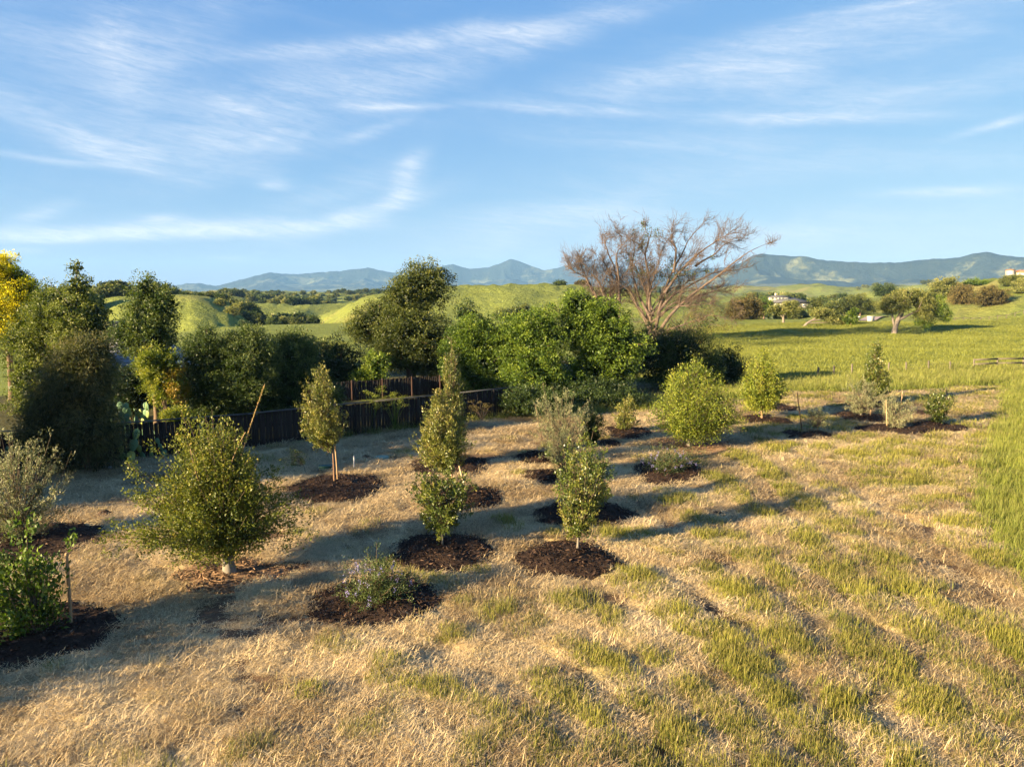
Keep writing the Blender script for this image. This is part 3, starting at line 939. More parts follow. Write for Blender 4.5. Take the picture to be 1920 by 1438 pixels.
s = spec(627, 906, (566, 692, 650, 832))
plant('young_tree', 'slender young tree with tapering crown and twin stems beside the white pipe', 'tree', s, 'egg', LAUREL, BARKR, 200, 62, .085, .036, 6, (2, .045), stemtop=s['z1'] * .55, shell=.12, rag=.2, spread=.06, stemh=s['z0'] * .8, tstart=.3)
s = spec(842, 872, (806, 655, 892, 845))
plant('young_tree', 'tallest young tree of the lot, pointed top, behind the leaning stake', 'tree', s, 'cone', LAUREL, BARKR, 260, 62, .085, .036, 7, (1, .05), stemtop=s['z1'] * .6, shell=.15, rag=.22, spread=.065, stemh=s['z0'] * .8, tstart=.3)
s = spec(852, 938, (778, 738, 880, 872))
plant('young_tree', 'yellow-green young tree on a leaning reddish stem with a pale stake', 'tree', s, 'egg', LAUREL, BARKR, 250, 66, .085, .036, 8, (1, .045), stemtop=s['z1'] * .6, shell=.12, rag=.2, spread=.06, stemh=s['z0'] * .85, tstart=.3)
s = spec(830, 1030, (766, 888, 894, 994))
plant('small_tree', 'small dark glossy tree on a thin pale stem, vase-shaped, in the foreground', 'tree', s, 'vase', GLOSS, BARKP, 105, 66, .085, .042, 9, (1, .032), stemtop=s['z1'] * .6, shell=.15, rag=.22, spread=.05, up=.5, stemh=s['z0'], wild=4)
s = spec(1083, 1036, (1030, 832, 1146, 1008))
plant('small_tree', 'upright open small-leaved tree in the nearest brown mulch bed', 'tree', s, 'vase', GLOSS, BARKP, 120, 66, .075, .040, 10, (1, .035), stemtop=s['z1'] * .6, shell=.1, rag=.28, spread=.05, up=.6, stemh=s['z0'], wild=8, trange=(.3, .95))
s = spec(1108, 962, (1062, 840, 1152, 950))
plant('small_tree', 'leafy small tree half hidden behind the upright foreground tree', 'tree', s, 'oval', GLOSS, BARK, 80, 60, .08, .042, 11, (1, .03), shell=.15, rag=.25, trange=(.2, .8))
s = spec(1052, 866, (1000, 742, 1102, 862))
plant('olive_bush', 'feathery olive bush with a rusty leaning stake on its left', 'shrub', s, 'fan', OLIVE, BARK, 150, 72, .085, .022, 12, (5, .025), stemtop=s['z1'] * .4, shell=.25, rag=.3, wild=16, trange=(.25, 1))
s = spec(1062, 892, (1025, 806, 1092, 890))
plant('silver_shrub', 'low silvery shrub in front of the feathery olive bush', 'shrub', s, 'round', OLIVE, BARK, 90, 65, .06, .016, 13, (4, .015), shell=.3, trange=(.2, .7))
s = spec(1110, 834, (1082, 764, 1134, 832))
plant('round_shrub', 'dark round shrub right behind the feathery olive bush', 'shrub', s, 'round', GLOSS, BARK, 120, 60, .075, .04, 14, (3, .025), shell=.3, trange=(.05, .5))
s = spec(1173, 811, (1150, 748, 1199, 806))
plant('small_shrub', 'small upright shrub with yellowish leaves left of the big round bush', 'shrub', s, 'oval', LAUREL, BARK, 75, 55, .085, .045, 15, (2, .025), shell=.15, rag=.25)
s = spec(1291, 837, (1222, 684, 1374, 817))
plant('round_bush', 'big round bright green bush with pale forked trunks', 'tree', s, 'egg', BRIGHT, BARKP, 460, 70, .08, .045, 16, (4, .10), stemtop=s['z1'] * .3, shell=.5, rag=.16, spread=.15)
s = spec(1428, 788, (1388, 660, 1466, 766))
plant('ball_tree', 'ball-headed yellow-green tree on a straight brown trunk with stakes', 'tree', s, 'egg', BRIGHT, BARKR, 230, 60, .10, .055, 17, (1, .075), stemtop=s['z1'] * .5, shell=.45, rag=.12, spread=.12)
s = spec(1528, 816, (1504, 765, 1556, 803))
plant('sparse_shrub', 'sparse thin shrub beside the lone dark leaning stake', 'shrub', s, 'round', OLIVE, BARK, 60, 42, .06, .028, 18, (3, .012), shell=.1, rag=.3, trange=(.0, .5))
s = spec(1635, 762, (1602, 648, 1668, 745))
plant('pointed_tree', 'dark pointed tree standing before the wire fence', 'tree', s, 'cone', GLOSS, BARKR, 190, 60, .11, .06, 19, (1, .06), shell=.25, rag=.2, spread=.08, trange=(.25, .9))
s = spec(1612, 781, (1578, 710, 1648, 772))
plant('olive_tree', 'pale olive tree in front of the dark pointed tree', 'tree', s, 'fan', OLIVE, BARKP, 110, 58, .085, .022, 20, (3, .035), stemtop=s['z1'] * .4, shell=.15, rag=.3, wild=8, trange=(.3, 1))
s = spec(1672, 803, (1648, 742, 1712, 796))
plant('olive_tree', 'pale thin olive tree tied between two stakes', 'tree', s, 'fan', OLIVE, BARKP, 90, 52, .08, .022, 21, (3, .022), stemtop=s['z1'] * .4, shell=.1, rag=.3, wild=6, trange=(.25, .9))
s = spec(1755, 797, (1730, 736, 1784, 792))
plant('vase_shrub', 'dark green vase-shaped shrub at the right end of the planting', 'shrub', s, 'vase', GLOSS, BARK, 100, 58, .085, .046, 22, (3, .03), shell=.15, rag=.22, up=.5, trange=(.2, .85))


def flower_shrub(label, bx, by, box, seed):
    s = spec(bx, by, box)
    r = R(seed)
    root = thing('flowering_shrub', label, 'shrub', s['loc'])
    cm, tw = shoot_crown(s, 'fan', 120, 60, .05, .022, r, shell=.1, rag=.45, spread=.06, wild=12, trange=(.0, .7))
    stems(tw, s, 4, .018, s['z1'] * .4, r)
    tw.obj('trunk', BARK, root); cm.obj('crown', CEAN, root)
    fl = MB()
    n = 40
    a = r.uniform(0, 6.28, n); hh = r.uniform(.25, 1, n)
    rad = ENV['fan'](hh) * r.uniform(.6, 1.05, n)
    C = np.stack([s['cx'] + np.cos(a) * rad * s['rx'], np.sin(a) * rad * s['rx'], s['z0'] + hh * (s['z1'] - s['z0'])], -1)
    P = (C[:, None] + r.normal(0, .022, (n, 18, 3)) * np.array([1, 1, 1.6])).reshape(-1, 3)
    fl.add(*leaf_quads(P, unit(r.normal(size=P.shape)), np.full(len(P), .026), np.full(len(P), .022), r), np.clip(r.normal(.5, .25, len(P)), 0, 1))
    fl.obj('blossoms', PURP, root)


flower_shrub('violet-flowered low shrub in the largest foreground mulch bed', 705, 1128, (645, 1056, 768, 1126), 30)
flower_shrub('violet-flowered low shrub below the big round bush', 1252, 886, (1204, 842, 1302, 882), 31)


# one more planting stands just beyond the left edge of the view; its shadow falls across the lot
plant('small_tree', 'planted tree beyond the left photo edge, casting the lower left shadow', 'tree', dict(loc=(-14.6, 9.2, th1(-14.6, 9.2)), cx=0, rx=1.75, z0=.4, z1=3.3, k=.01), 'round', LAUREL, BARK, 200, 60, .11, .05, 33, (1, .06), shell=.25, spread=.12)


# ------------------------------------------------------------------ stakes and small things in the lot
def stake(label, bx, by, tx, ty, w_=.05, m=STAKE, group='wooden tree stakes', flat=False):
    X, Y, t = G(bx, by)
    k = t / F
    zb = th1(X, Y)
    h = (by - ty) * k * 1.03
    dx_ = (tx - bx) * k
    o = MB()
    hw = w_ / 2
    r = R(int(bx * 7 + by))
    n = 7
    t_ = np.linspace(0, 1, n)
    pts = np.stack([dx_ * t_ + r.normal(0, .004, n), r.normal(0, .004, n), -.2 + (h + .2) * t_], -1)
    v, f = tube(pts, np.full(n, hw) * (1 + r.normal(0, .03, n)), 8)
    o.add(v, f)
    top = len(v) - 8
    o.add(np.concatenate([v[top:], [[dx_, 0, h + .012]]]), np.stack([np.arange(8), (np.arange(8) + 1) % 8, np.full(8, 8)], -1))
    ob = o.obj('stake', m, None, (X, Y, zb), smooth=False)
    tag(ob, label, 'stake', group)
    return ob


stake('upright wooden stake beside the broad-leaved tree at the lower left', 134, 1172, 136, 1030, .065)
stake('wooden stake standing beside the twin stems of the slender young tree', 634, 902, 629, 800, .05)
stake('pale wooden stake leaning left into the yellow-green young tree', 878, 926, 853, 838, .065, simple_mat('stake_pale', (.42, .32, .20), (.55, .44, .30), 10, .8, .1, (1, 1, .15), .4))
stake('short orange-brown stake stub in the mulch behind the leaning stem', 846, 880, 846, 862, .09)
stake('second short stake stub left of the orange-brown one', 824, 884, 824, 866, .07)
stake('rusty thin stake leaning at the left of the olive bush', 1020, 838, 1003, 758, .045, STAKED)
stake('lone tall dark stake leaning left beside the sparse shrub', 1506, 812, 1491, 735, .055, STAKED)
stake('brown stake on the left of the thin olive tree', 1664, 803, 1658, 750, .055, STAKE)
stake('light stake on the right of the thin olive tree', 1684, 798, 1688, 734, .05, STAKE)
stake('short stake behind the ball-headed tree, the left one of two', 1435, 764, 1434, 742, .06)
stake('short stake behind the ball-headed tree, the right one of two', 1448, 763, 1447, 742, .05)
stake('pale stub stake in the mulch below the olive near the pointed tree', 1631, 783, 1632, 768, .06)

X, Y, t = G(664, 877)
WHITE = simple_mat('white_plastic', (.74, .74, .72), (.80, .80, .78), 8, .45, .4, (1, 1, 1), .05)
o = MB(); a8 = tube(np.array([[0, 0, -.1], [0, 0, .2], [.004, 0, .53]]), np.array([.022, .022, .022]), 10)
o.add(*a8); o.add(np.concatenate([a8[0][-10:], [[.004, 0, .535]]]), np.stack([np.arange(10), (np.arange(10) + 1) % 10, np.full(10, 10)], -1))
tag(o.obj('marker_pipe', WHITE, None, (X, Y, th1(X, Y)), smooth=False), 'short white plastic pipe standing upright in the dry grass', 'pipe')
X, Y, t = G(611, 880)
TEAL = simple_mat('green_plastic', (.010, .055, .045), (.015, .07, .058), 8, .5, .4, (1, 1, 1), .05)
root = thing('valve_box', 'dark green irrigation box beside the slender young tree', 'valve box', (X, Y, th1(X, Y)), .25)
o = MB()
o.add(np.array([[-.29, -.19, -.1], [.29, -.19, -.1], [.29, .19, -.1], [-.29, .19, -.1], [-.25, -.16, .20], [.25, -.16, .20], [.25, .16, .20], [-.25, .16, .20]]), BOXF)
o.obj('body', TEAL, root)
o = MB(); o.add(boxv(-.27, -.18, .203, .27, .18, .228), BOXF); o.add(boxv(-.06, -.03, .229, .06, .03, .238), BOXF)
o.obj('lid', TEAL, root)
X, Y, t = G(716, 858)
GLID = simple_mat('faded_green_plastic', (.16, .24, .17), (.22, .30, .22), 8, .6, .3, (1, 1, 1), .05)
o = MB()
aa = np.arange(28) / 28 * 2 * np.pi
v = np.concatenate([np.stack([np.cos(aa) * .30, np.sin(aa) * .30, np.full(28, -.05)], -1), np.stack([np.cos(aa) * .30, np.sin(aa) * .30, np.full(28, .05)], -1), np.stack([np.cos(aa) * .26, np.sin(aa) * .26, np.full(28, .065)], -1), [[0, 0, .07]]])
i = np.arange(28); j = (i + 1) % 28
o.add(v, np.concatenate([np.stack([i, j, j + 28, i + 28], -1), np.stack([i + 28, j + 28, j + 56, i + 56], -1)]))
o.add(v, np.stack([i + 56, j + 56, np.full(28, 84)], -1))
tag(o.obj('valve_cover', GLID, None, (X, Y, th1(X, Y) + .03)), 'round faded green valve cover lying flat in the grass', 'valve cover')
# low mounds: dug soil heaps and one dark patch in open grass
for (px_, py_, rad, lab) in ((688, 858, .42, 'small dark heap of dug soil beside the round valve cover'), (1345, 968, .40, 'small low dark patch in the open mown grass'), (196, 963, .38, 'small reddish soil heap in the dry grass by the left shrub')):
    X, Y, t = G(px_, py_); r = R(int(px_))
    n_ = 24; q = np.linspace(0, 1, 9)[1:]; a = np.arange(n_) / n_ * 2 * np.pi
    ed = 1 + .25 * r.normal(size=n_) * .6
    xx_ = np.cos(a)[None] * q[:, None] * ed * rad; yy_ = np.sin(a)[None] * q[:, None] * ed * rad * .8
    zz_ = .13 * (1 - q[:, None] ** 1.5) + .03 * r.normal(size=(8, n_)) * (1 - q[:, None]); zz_[-1] = -.04
    v = np.concatenate([np.stack([xx_, yy_, zz_], -1).reshape(-1, 3), [[0, 0, .14]]])
    i = (np.arange(7)[:, None] * n_ + np.arange(n_)[None]).ravel(); j = (np.arange(7)[:, None] * n_ + (np.arange(n_)[None] + 1) % n_).ravel()
    me = make_mesh('soil_heap', v, [np.stack([i, i + n_, j + n_, j], -1), np.stack([np.full(n_, len(v) - 1), np.arange(n_), (np.arange(n_) + 1) % n_], -1)])
    tag(link('soil_heap', me, simple_mat('dug_soil', (.05, .032, .02), (.12, .075, .05), 14, .95, .1), None, (X, Y, th1(X, Y))), lab, 'soil heap')
# drip hose at the pale trunk
X, Y, t = G(430, 1078)
a = np.linspace(.3, 5.6, 40)
o = MB(); o.add(*tube(np.stack([np.cos(a) * .62, np.sin(a) * .5, np.full(40, .045) + .01 * np.sin(a * 5)], -1), np.full(40, .012), 6))
tag(o.obj('drip_hose', simple_mat('hose_brown', (.26, .15, .08), (.32, .19, .1), 5, .6, .3), None, (X, Y, th1(X, Y) + .03), smooth=True), 'thin brown drip hose looped round the thick pale trunk', 'hose')

# ------------------------------------------------------------------ trees from survey boxes
def tree_px(name, label, cat, base_x, depth, boxes, m_leaf, m_bark, nclump, lpc, L, W, cr, seed, rad=.2, group=None, ydepth=.8, extra=None, grounded=False, **kw):
    """boxes: crown lobes (x0, y0, x1, y1) as surveyed at this depth"""
    r = R(seed + 500)
    bx, by, _ = at_depth(base_x, 600, depth)
    gz = th1(bx, by)
    k = depth / F
    def lob(bxs):
        out = []
        for (x0, y0, x1, y1) in bxs:
            c_ = at_depth((x0 + x1) / 2, (y0 + y1) / 2, depth)
            rx = (x1 - x0) / 2 * k; rz = (y1 - y0) / 2 * k
            out.append((c_[0] - bx, r.uniform(-.35, .35) * rx, c_[2] - gz, rx, max(rx, rz) * ydepth, rz))
        return out
    lobes = lob(boxes)
    if grounded:
        dz_ = min(l[2] - l[5] for l in lobes) + .05
        if dz_ > 0:
            lobes = [(l[0], l[1], l[2] - dz_ * .5, l[3], l[4], l[5] + dz_ * .5) for l in lobes]
        low_ = max(-.35 * l[5] - (l[2] - l[5]) for l in lobes)
        if low_ > 0:
            lobes = [(l[0], l[1], l[2] + low_, l[3], l[4], l[5]) for l in lobes]
    root = clump_tree(name, label, cat, (bx, by, gz), lobes, m_leaf, m_bark, nclump, lpc, L, W, cr, seed, rad, group, **kw)
    if extra:
        for j, (pname, bxs, mm, nc, lp) in enumerate(extra):
            cm, C = clump_crown(lob(bxs), nc, lp, L, W, cr, R(seed + 900 + j), inner=.02)
            cm.obj(pname, mm, root)
    return root


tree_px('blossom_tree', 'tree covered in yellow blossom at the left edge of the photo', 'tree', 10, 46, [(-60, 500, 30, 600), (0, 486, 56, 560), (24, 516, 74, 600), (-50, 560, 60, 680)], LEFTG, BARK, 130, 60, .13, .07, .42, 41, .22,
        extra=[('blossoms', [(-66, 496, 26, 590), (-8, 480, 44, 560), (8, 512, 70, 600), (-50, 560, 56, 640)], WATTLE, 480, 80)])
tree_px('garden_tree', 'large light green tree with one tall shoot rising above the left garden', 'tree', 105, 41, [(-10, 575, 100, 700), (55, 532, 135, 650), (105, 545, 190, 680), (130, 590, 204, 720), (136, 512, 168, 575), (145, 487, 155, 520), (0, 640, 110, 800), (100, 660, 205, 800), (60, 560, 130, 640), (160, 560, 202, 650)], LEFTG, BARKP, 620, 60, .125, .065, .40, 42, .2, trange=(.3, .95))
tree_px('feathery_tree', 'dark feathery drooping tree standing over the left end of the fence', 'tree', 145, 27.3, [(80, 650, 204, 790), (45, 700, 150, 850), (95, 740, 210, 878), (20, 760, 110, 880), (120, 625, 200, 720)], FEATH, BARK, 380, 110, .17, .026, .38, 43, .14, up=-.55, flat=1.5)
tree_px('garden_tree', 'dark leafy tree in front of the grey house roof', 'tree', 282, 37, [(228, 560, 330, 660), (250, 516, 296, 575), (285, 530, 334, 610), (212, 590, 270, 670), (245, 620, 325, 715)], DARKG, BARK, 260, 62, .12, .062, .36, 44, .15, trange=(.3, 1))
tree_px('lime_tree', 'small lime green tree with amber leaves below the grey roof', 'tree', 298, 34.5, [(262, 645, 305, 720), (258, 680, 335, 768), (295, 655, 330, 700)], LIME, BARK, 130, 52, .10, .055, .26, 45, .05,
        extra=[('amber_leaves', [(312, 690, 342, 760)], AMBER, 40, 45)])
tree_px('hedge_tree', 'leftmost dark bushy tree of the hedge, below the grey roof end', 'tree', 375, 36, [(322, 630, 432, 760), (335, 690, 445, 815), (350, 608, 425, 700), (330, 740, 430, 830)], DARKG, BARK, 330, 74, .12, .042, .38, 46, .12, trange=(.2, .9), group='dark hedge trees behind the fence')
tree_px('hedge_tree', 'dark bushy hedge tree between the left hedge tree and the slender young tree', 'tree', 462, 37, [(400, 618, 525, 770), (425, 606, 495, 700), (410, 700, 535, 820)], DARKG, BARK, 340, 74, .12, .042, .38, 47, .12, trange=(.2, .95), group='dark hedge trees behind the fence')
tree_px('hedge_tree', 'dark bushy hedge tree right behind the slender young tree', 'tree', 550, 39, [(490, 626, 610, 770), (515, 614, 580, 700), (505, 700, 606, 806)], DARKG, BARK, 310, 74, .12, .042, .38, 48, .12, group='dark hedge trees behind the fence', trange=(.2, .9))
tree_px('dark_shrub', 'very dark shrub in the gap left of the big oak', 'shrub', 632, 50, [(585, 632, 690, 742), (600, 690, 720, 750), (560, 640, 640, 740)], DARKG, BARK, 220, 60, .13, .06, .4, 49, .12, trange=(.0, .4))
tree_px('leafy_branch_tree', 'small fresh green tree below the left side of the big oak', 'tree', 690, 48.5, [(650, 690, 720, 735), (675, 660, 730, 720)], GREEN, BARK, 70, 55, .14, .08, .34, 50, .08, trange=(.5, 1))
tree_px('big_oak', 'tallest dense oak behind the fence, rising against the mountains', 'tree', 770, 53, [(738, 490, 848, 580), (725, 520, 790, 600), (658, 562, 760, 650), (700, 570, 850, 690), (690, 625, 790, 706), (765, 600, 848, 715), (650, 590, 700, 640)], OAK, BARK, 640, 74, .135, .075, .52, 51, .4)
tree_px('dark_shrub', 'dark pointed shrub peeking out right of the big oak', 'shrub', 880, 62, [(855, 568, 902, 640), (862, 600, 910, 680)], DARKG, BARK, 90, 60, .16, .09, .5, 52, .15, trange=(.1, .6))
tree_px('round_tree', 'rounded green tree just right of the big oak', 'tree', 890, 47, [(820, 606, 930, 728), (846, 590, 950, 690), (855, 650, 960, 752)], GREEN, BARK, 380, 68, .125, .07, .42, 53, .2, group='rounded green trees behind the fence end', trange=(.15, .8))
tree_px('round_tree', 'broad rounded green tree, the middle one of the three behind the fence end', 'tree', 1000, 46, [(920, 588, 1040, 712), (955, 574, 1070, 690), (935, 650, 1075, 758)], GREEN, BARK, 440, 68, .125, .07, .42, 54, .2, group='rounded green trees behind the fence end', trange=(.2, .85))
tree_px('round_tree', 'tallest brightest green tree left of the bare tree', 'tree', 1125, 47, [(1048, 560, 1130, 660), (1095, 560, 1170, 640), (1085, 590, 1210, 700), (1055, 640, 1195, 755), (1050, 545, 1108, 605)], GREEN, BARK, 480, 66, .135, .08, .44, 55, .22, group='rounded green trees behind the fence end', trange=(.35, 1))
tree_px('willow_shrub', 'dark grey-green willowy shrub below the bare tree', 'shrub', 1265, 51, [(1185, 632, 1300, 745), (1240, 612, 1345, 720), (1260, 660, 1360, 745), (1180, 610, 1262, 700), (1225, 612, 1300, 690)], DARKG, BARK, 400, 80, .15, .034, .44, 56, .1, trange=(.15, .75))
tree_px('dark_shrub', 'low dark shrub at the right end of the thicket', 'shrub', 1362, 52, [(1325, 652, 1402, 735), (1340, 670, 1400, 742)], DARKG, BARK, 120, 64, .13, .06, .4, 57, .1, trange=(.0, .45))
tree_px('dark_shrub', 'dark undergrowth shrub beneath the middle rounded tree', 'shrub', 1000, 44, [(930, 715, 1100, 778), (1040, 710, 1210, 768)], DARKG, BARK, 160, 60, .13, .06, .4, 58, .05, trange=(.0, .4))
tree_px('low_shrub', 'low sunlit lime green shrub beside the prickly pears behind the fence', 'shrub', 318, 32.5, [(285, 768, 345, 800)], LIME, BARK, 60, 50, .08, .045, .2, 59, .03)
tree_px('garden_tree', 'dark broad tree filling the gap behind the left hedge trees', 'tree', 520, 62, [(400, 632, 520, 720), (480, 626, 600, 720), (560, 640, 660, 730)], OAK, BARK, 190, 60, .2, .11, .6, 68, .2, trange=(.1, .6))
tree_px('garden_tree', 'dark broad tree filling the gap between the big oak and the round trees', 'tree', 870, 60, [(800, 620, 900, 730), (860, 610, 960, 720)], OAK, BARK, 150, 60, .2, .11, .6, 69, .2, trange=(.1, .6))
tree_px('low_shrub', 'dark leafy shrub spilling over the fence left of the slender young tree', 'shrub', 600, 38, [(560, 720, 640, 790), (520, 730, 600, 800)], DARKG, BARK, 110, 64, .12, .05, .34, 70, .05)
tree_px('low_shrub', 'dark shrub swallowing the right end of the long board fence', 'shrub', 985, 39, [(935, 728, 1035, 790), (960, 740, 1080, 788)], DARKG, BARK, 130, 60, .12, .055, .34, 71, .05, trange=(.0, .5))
tree_px('low_shrub', 'undergrowth shrub darkened for the shade beneath the tallest bright green tree', 'shrub', 1130, 42, [(1060, 735, 1160, 778), (1120, 735, 1215, 772)], DARKG, BARK, 120, 60, .12, .055, .34, 72, .05, trange=(.0, .5))  # undergrowth, with the shade under the tree put into its leaf tint
tree_px('low_shrub', 'dark shrub added as the deep shade below the grey house roof', 'shrub', 232, 38.5, [(200, 690, 262, 790), (215, 680, 300, 770)], DARKG, BARK, 130, 60, .12, .055, .34, 73, .05, trange=(.0, .35))  # added dark mass: the deep shade below the roof is in its leaf tint
# the row of garden trees goes on to the left, beyond the view, and shades the fence
for (tx_, ty_, hh_, lab_, sd_) in ((-22.6, 20.6, 6.4, 'low garden tree beyond the left photo edge, on the lot side of the fence', 63), (-27.5, 21.0, 7.6, 'garden tree beyond the left photo edge, nearest to the lot', 60), (-35.0, 18.5, 8.6, 'tall garden tree beyond the left photo edge, second in the row', 61)):
    clump_tree('garden_tree', lab_, 'tree', (tx_, ty_, th1(tx_, ty_)), [(0, 0, hh_ * .66, 3.0, 2.8, hh_ * .34), (1.2, 1.0, hh_ * .42, 2.8, 2.6, hh_ * .32), (-1.2, -.8, hh_ * .40, 2.6, 2.4, hh_ * .30), (.2, -.2, hh_ * .26, 2.6, 2.6, hh_ * .25)], OAK, BARK, 230, 40, .22, .13, .6, sd_, .25)

# ------------------------------------------------------------------ the bare tree
rb = R(77)
DD = 100.0
bx0, by0, bz0 = at_depth(1222, 622, DD)
gz0 = th1(bx0, by0)
root = thing('bare_tree', 'great bare tree with reddish-grey spreading limbs against the sky', 'tree', (bx0, by0, gz0))
kd = DD / F


def loc_px(x, y, off=0.):
    p = at_depth(x, y, DD)
    return np.array([p[0] - bx0, off, p[2] - gz0])


LEADERS = [
    (.62, [(1221, 645), (1220, 600), (1215, 560), (1214, 520), (1207, 478), (1212, 440), (1203, 415)], 0),
    (.50, [(1226, 640), (1233, 590), (1243, 550), (1258, 512), (1280, 468), (1290, 436), (1306, 408)], 1),
    (.46, [(1228, 640), (1248, 598), (1285, 560), (1330, 524), (1368, 492), (1398, 470), (1428, 450)], -1),
    (.40, [(1224, 640), (1240, 622), (1270, 612), (1300, 600), (1326, 590), (1350, 596)], -2),
    (.33, [(1216, 590), (1200, 560), (1190, 525), (1187, 492), (1192, 462), (1182, 434)], 2),
    (.36, [(1236, 580), (1262, 552), (1300, 532), (1340, 512), (1382, 508), (1412, 500)], 2),
    (.34, [(1243, 550), (1268, 515), (1300, 480), (1330, 452), (1352, 432), (1366, 420)], -1),
    (.28, [(1258, 512), (1262, 470), (1255, 438), (1262, 412), (1258, 402)], 1),
    (.28, [(1285, 560), (1322, 550), (1350, 545), (1378, 552)], 1),
    (.26, [(1300, 500), (1338, 478), (1360, 452), (1392, 440)], 2),
    (.30, [(1233, 590), (1262, 575), (1290, 572), (1325, 566)], -2),
    (.44, [(1152, 640), (1148, 600), (1130, 575), (1112, 545), (1098, 515), (1090, 490), (1096, 462)], 0),
    (.40, [(1156, 640), (1160, 595), (1161, 548), (1152, 505), (1138, 470), (1134, 440), (1142, 424)], 1),
    (.30, [(1160, 560), (1158, 520), (1152, 480), (1164, 452), (1180, 432)], -1),
    (.24, [(1120, 560), (1100, 525), (1078, 512), (1070, 505)], -1),
    (.26, [(1145, 600), (1143, 560), (1146, 520), (1130, 490), (1108, 462)], 2),
]
for q in range(12):
    a_ = math.radians(rb.uniform(-62, 68)); l_ = rb.uniform(95, 185)
    x0_, y0_ = (1224 + rb.normal(0, 5), 622 - rb.uniform(0, 40)) if q % 4 else (1153 + rb.normal(0, 3), 610 - rb.uniform(0, 30))
    if q % 4 == 0:
        a_ = math.radians(rb.uniform(-50, 20)); l_ *= .75
    LEADERS.append((rb.uniform(.2, .34), [(x0_ + math.sin(a_ * (.6 + .4 * f_)) * l_ * f_ + rb.normal(0, 3), y0_ - math.cos(a_ * (.8 + .35 * f_)) * l_ * f_ + rb.normal(0, 3)) for f_ in (0, .22, .45, .68, .85, 1)], rb.uniform(-2.5, 2.5)))
LEADERS = [(a_, [(x_, y_ + max(0, (470 - y_)) * .30) for (x_, y_) in P_], d_) for a_, P_, d_ in LEADERS]
wood = MB(); twigs = MB()


def spline(P, n):
    P = np.array(P, float); m_ = len(P)
    t = np.linspace(0, m_ - 1, n)
    out = np.zeros((n, 3))
    for a in range(3):
        # Catmull-Rom
        i = np.clip(np.floor(t).astype(int), 0, m_ - 2); u = t - i
        p0 = P[np.maximum(i - 1, 0), a]; p1 = P[i, a]; p2 = P[i + 1, a]; p3 = P[np.minimum(i + 2, m_ - 1), a]
        out[:, a] = .5 * (2 * p1 + (p2 - p0) * u + (2 * p0 - 5 * p1 + 4 * p2 - p3) * u ** 2 + (3 * p1 - p0 - 3 * p2 + p3) * u ** 3)
    return out


def grow(p, d, length, rad, lvl):
    n = 7 if lvl < 3 else 5
    pts = [p]; dd = d.copy()
    for i in range(n - 1):
        dd = unit((dd + rb.normal(0, .17, 3) + np.array([.03, 0, .07]))[None])[0]
        pts.append(pts[-1] + dd * length / (n - 1))
    pts = np.array(pts)
    (wood if lvl < 2 else twigs).add(*tube(pts, rad * np.linspace(1, .35, n), 6 if lvl < 2 else 4 if lvl < 3 else 3))
    if lvl < 4:
        kids = (0, 6, 5, 2)[lvl] if lvl else 0
        for q in range(kids):
            i = rb.integers(1, n)
            t_ = unit((pts[min(i + 1, n - 1)] - pts[i - 1])[None])[0]
            nd = unit((t_ + rb.normal(0, .5, 3))[None])[0]
            grow(pts[i], nd, length * rb.uniform(.5, .95), max(rad * .5, .017), lvl + 1)


for rad, P, dep in LEADERS:
    L3 = [loc_px(x, y, dep * 1.3 * i / len(P) + rb.normal(0, .25)) for i, (x, y) in enumerate(P)]
    pts = spline(L3, 34)
    pts += np.cumsum(rb.normal(0, .035, pts.shape), 0) * .6
    rr = rad * (np.linspace(1, .16, 34) ** 1.5) * .64
    rr[:3] *= np.array([1.25, 1.12, 1.04])
    wood.add(*tube(pts, np.maximum(rr, .022), 9))
    for q in range(15):
        i = rb.integers(7, 33)
        t_ = unit((pts[min(i + 1, 33)] - pts[i - 1])[None])[0]
        nd = unit((t_ * .9 + rb.normal(0, .55, 3) * np.array([1, .8, 1]))[None])[0]
        grow(pts[i], nd, rb.uniform(1.0, 2.6) * (1.15 - .4 * i / 33), max(rr[i] * .45, .035), 1 if q < 6 else 2)
wood.obj('trunk', DEADW, root, smooth=True)
o = twigs.obj('twigs', DEADW, root)
mis = MB()
for (x, y, w_, h_, dep) in ((1188, 500, 10, 14, 1), (1180, 485, 8, 10, 1), (1202, 425, 7, 9, 0), (1210, 440, 6, 8, 0), (1226, 440, 7, 10, 0), (1187, 440, 5, 9, 1), (1205, 515, 10, 10, 0), (1222, 500, 12, 12, 1), (1255, 495, 7, 14, 0), (1262, 520, 14, 10, 0), (1285, 512, 12, 9, 0), (1240, 515, 12, 12, 1), (1200, 460, 6, 10, 0), (1330, 485, 4, 5, 0), (1322, 510, 5, 5, 0)):
    c_ = loc_px(x, y, dep)
    n = int(w_ * h_ * 1.0) + 14
    P = c_ + rb.normal(0, .62, (n, 3)) * np.array([w_ * kd, w_ * kd, h_ * kd])
    mis.add(*leaf_quads(P, unit(rb.normal(size=P.shape)), np.full(n, .24), np.full(n, .15), rb), np.clip(rb.normal(.35, .2, n), 0, 1))
tag(mis.obj('leaf_tufts', OAK, root), 'remaining green leaf tufts')
# dry brush at its foot
tree_px('dry_brush', 'tangle of dry brown brush at the foot of the bare tree', 'brush', 1255, 92, [(1185, 598, 1250, 660), (1230, 588, 1330, 650), (1110, 590, 1190, 650), (1290, 575, 1380, 620)], BROWNG, DEADW, 150, 34, .30, .05, .8, 62, .12, inner=.02)

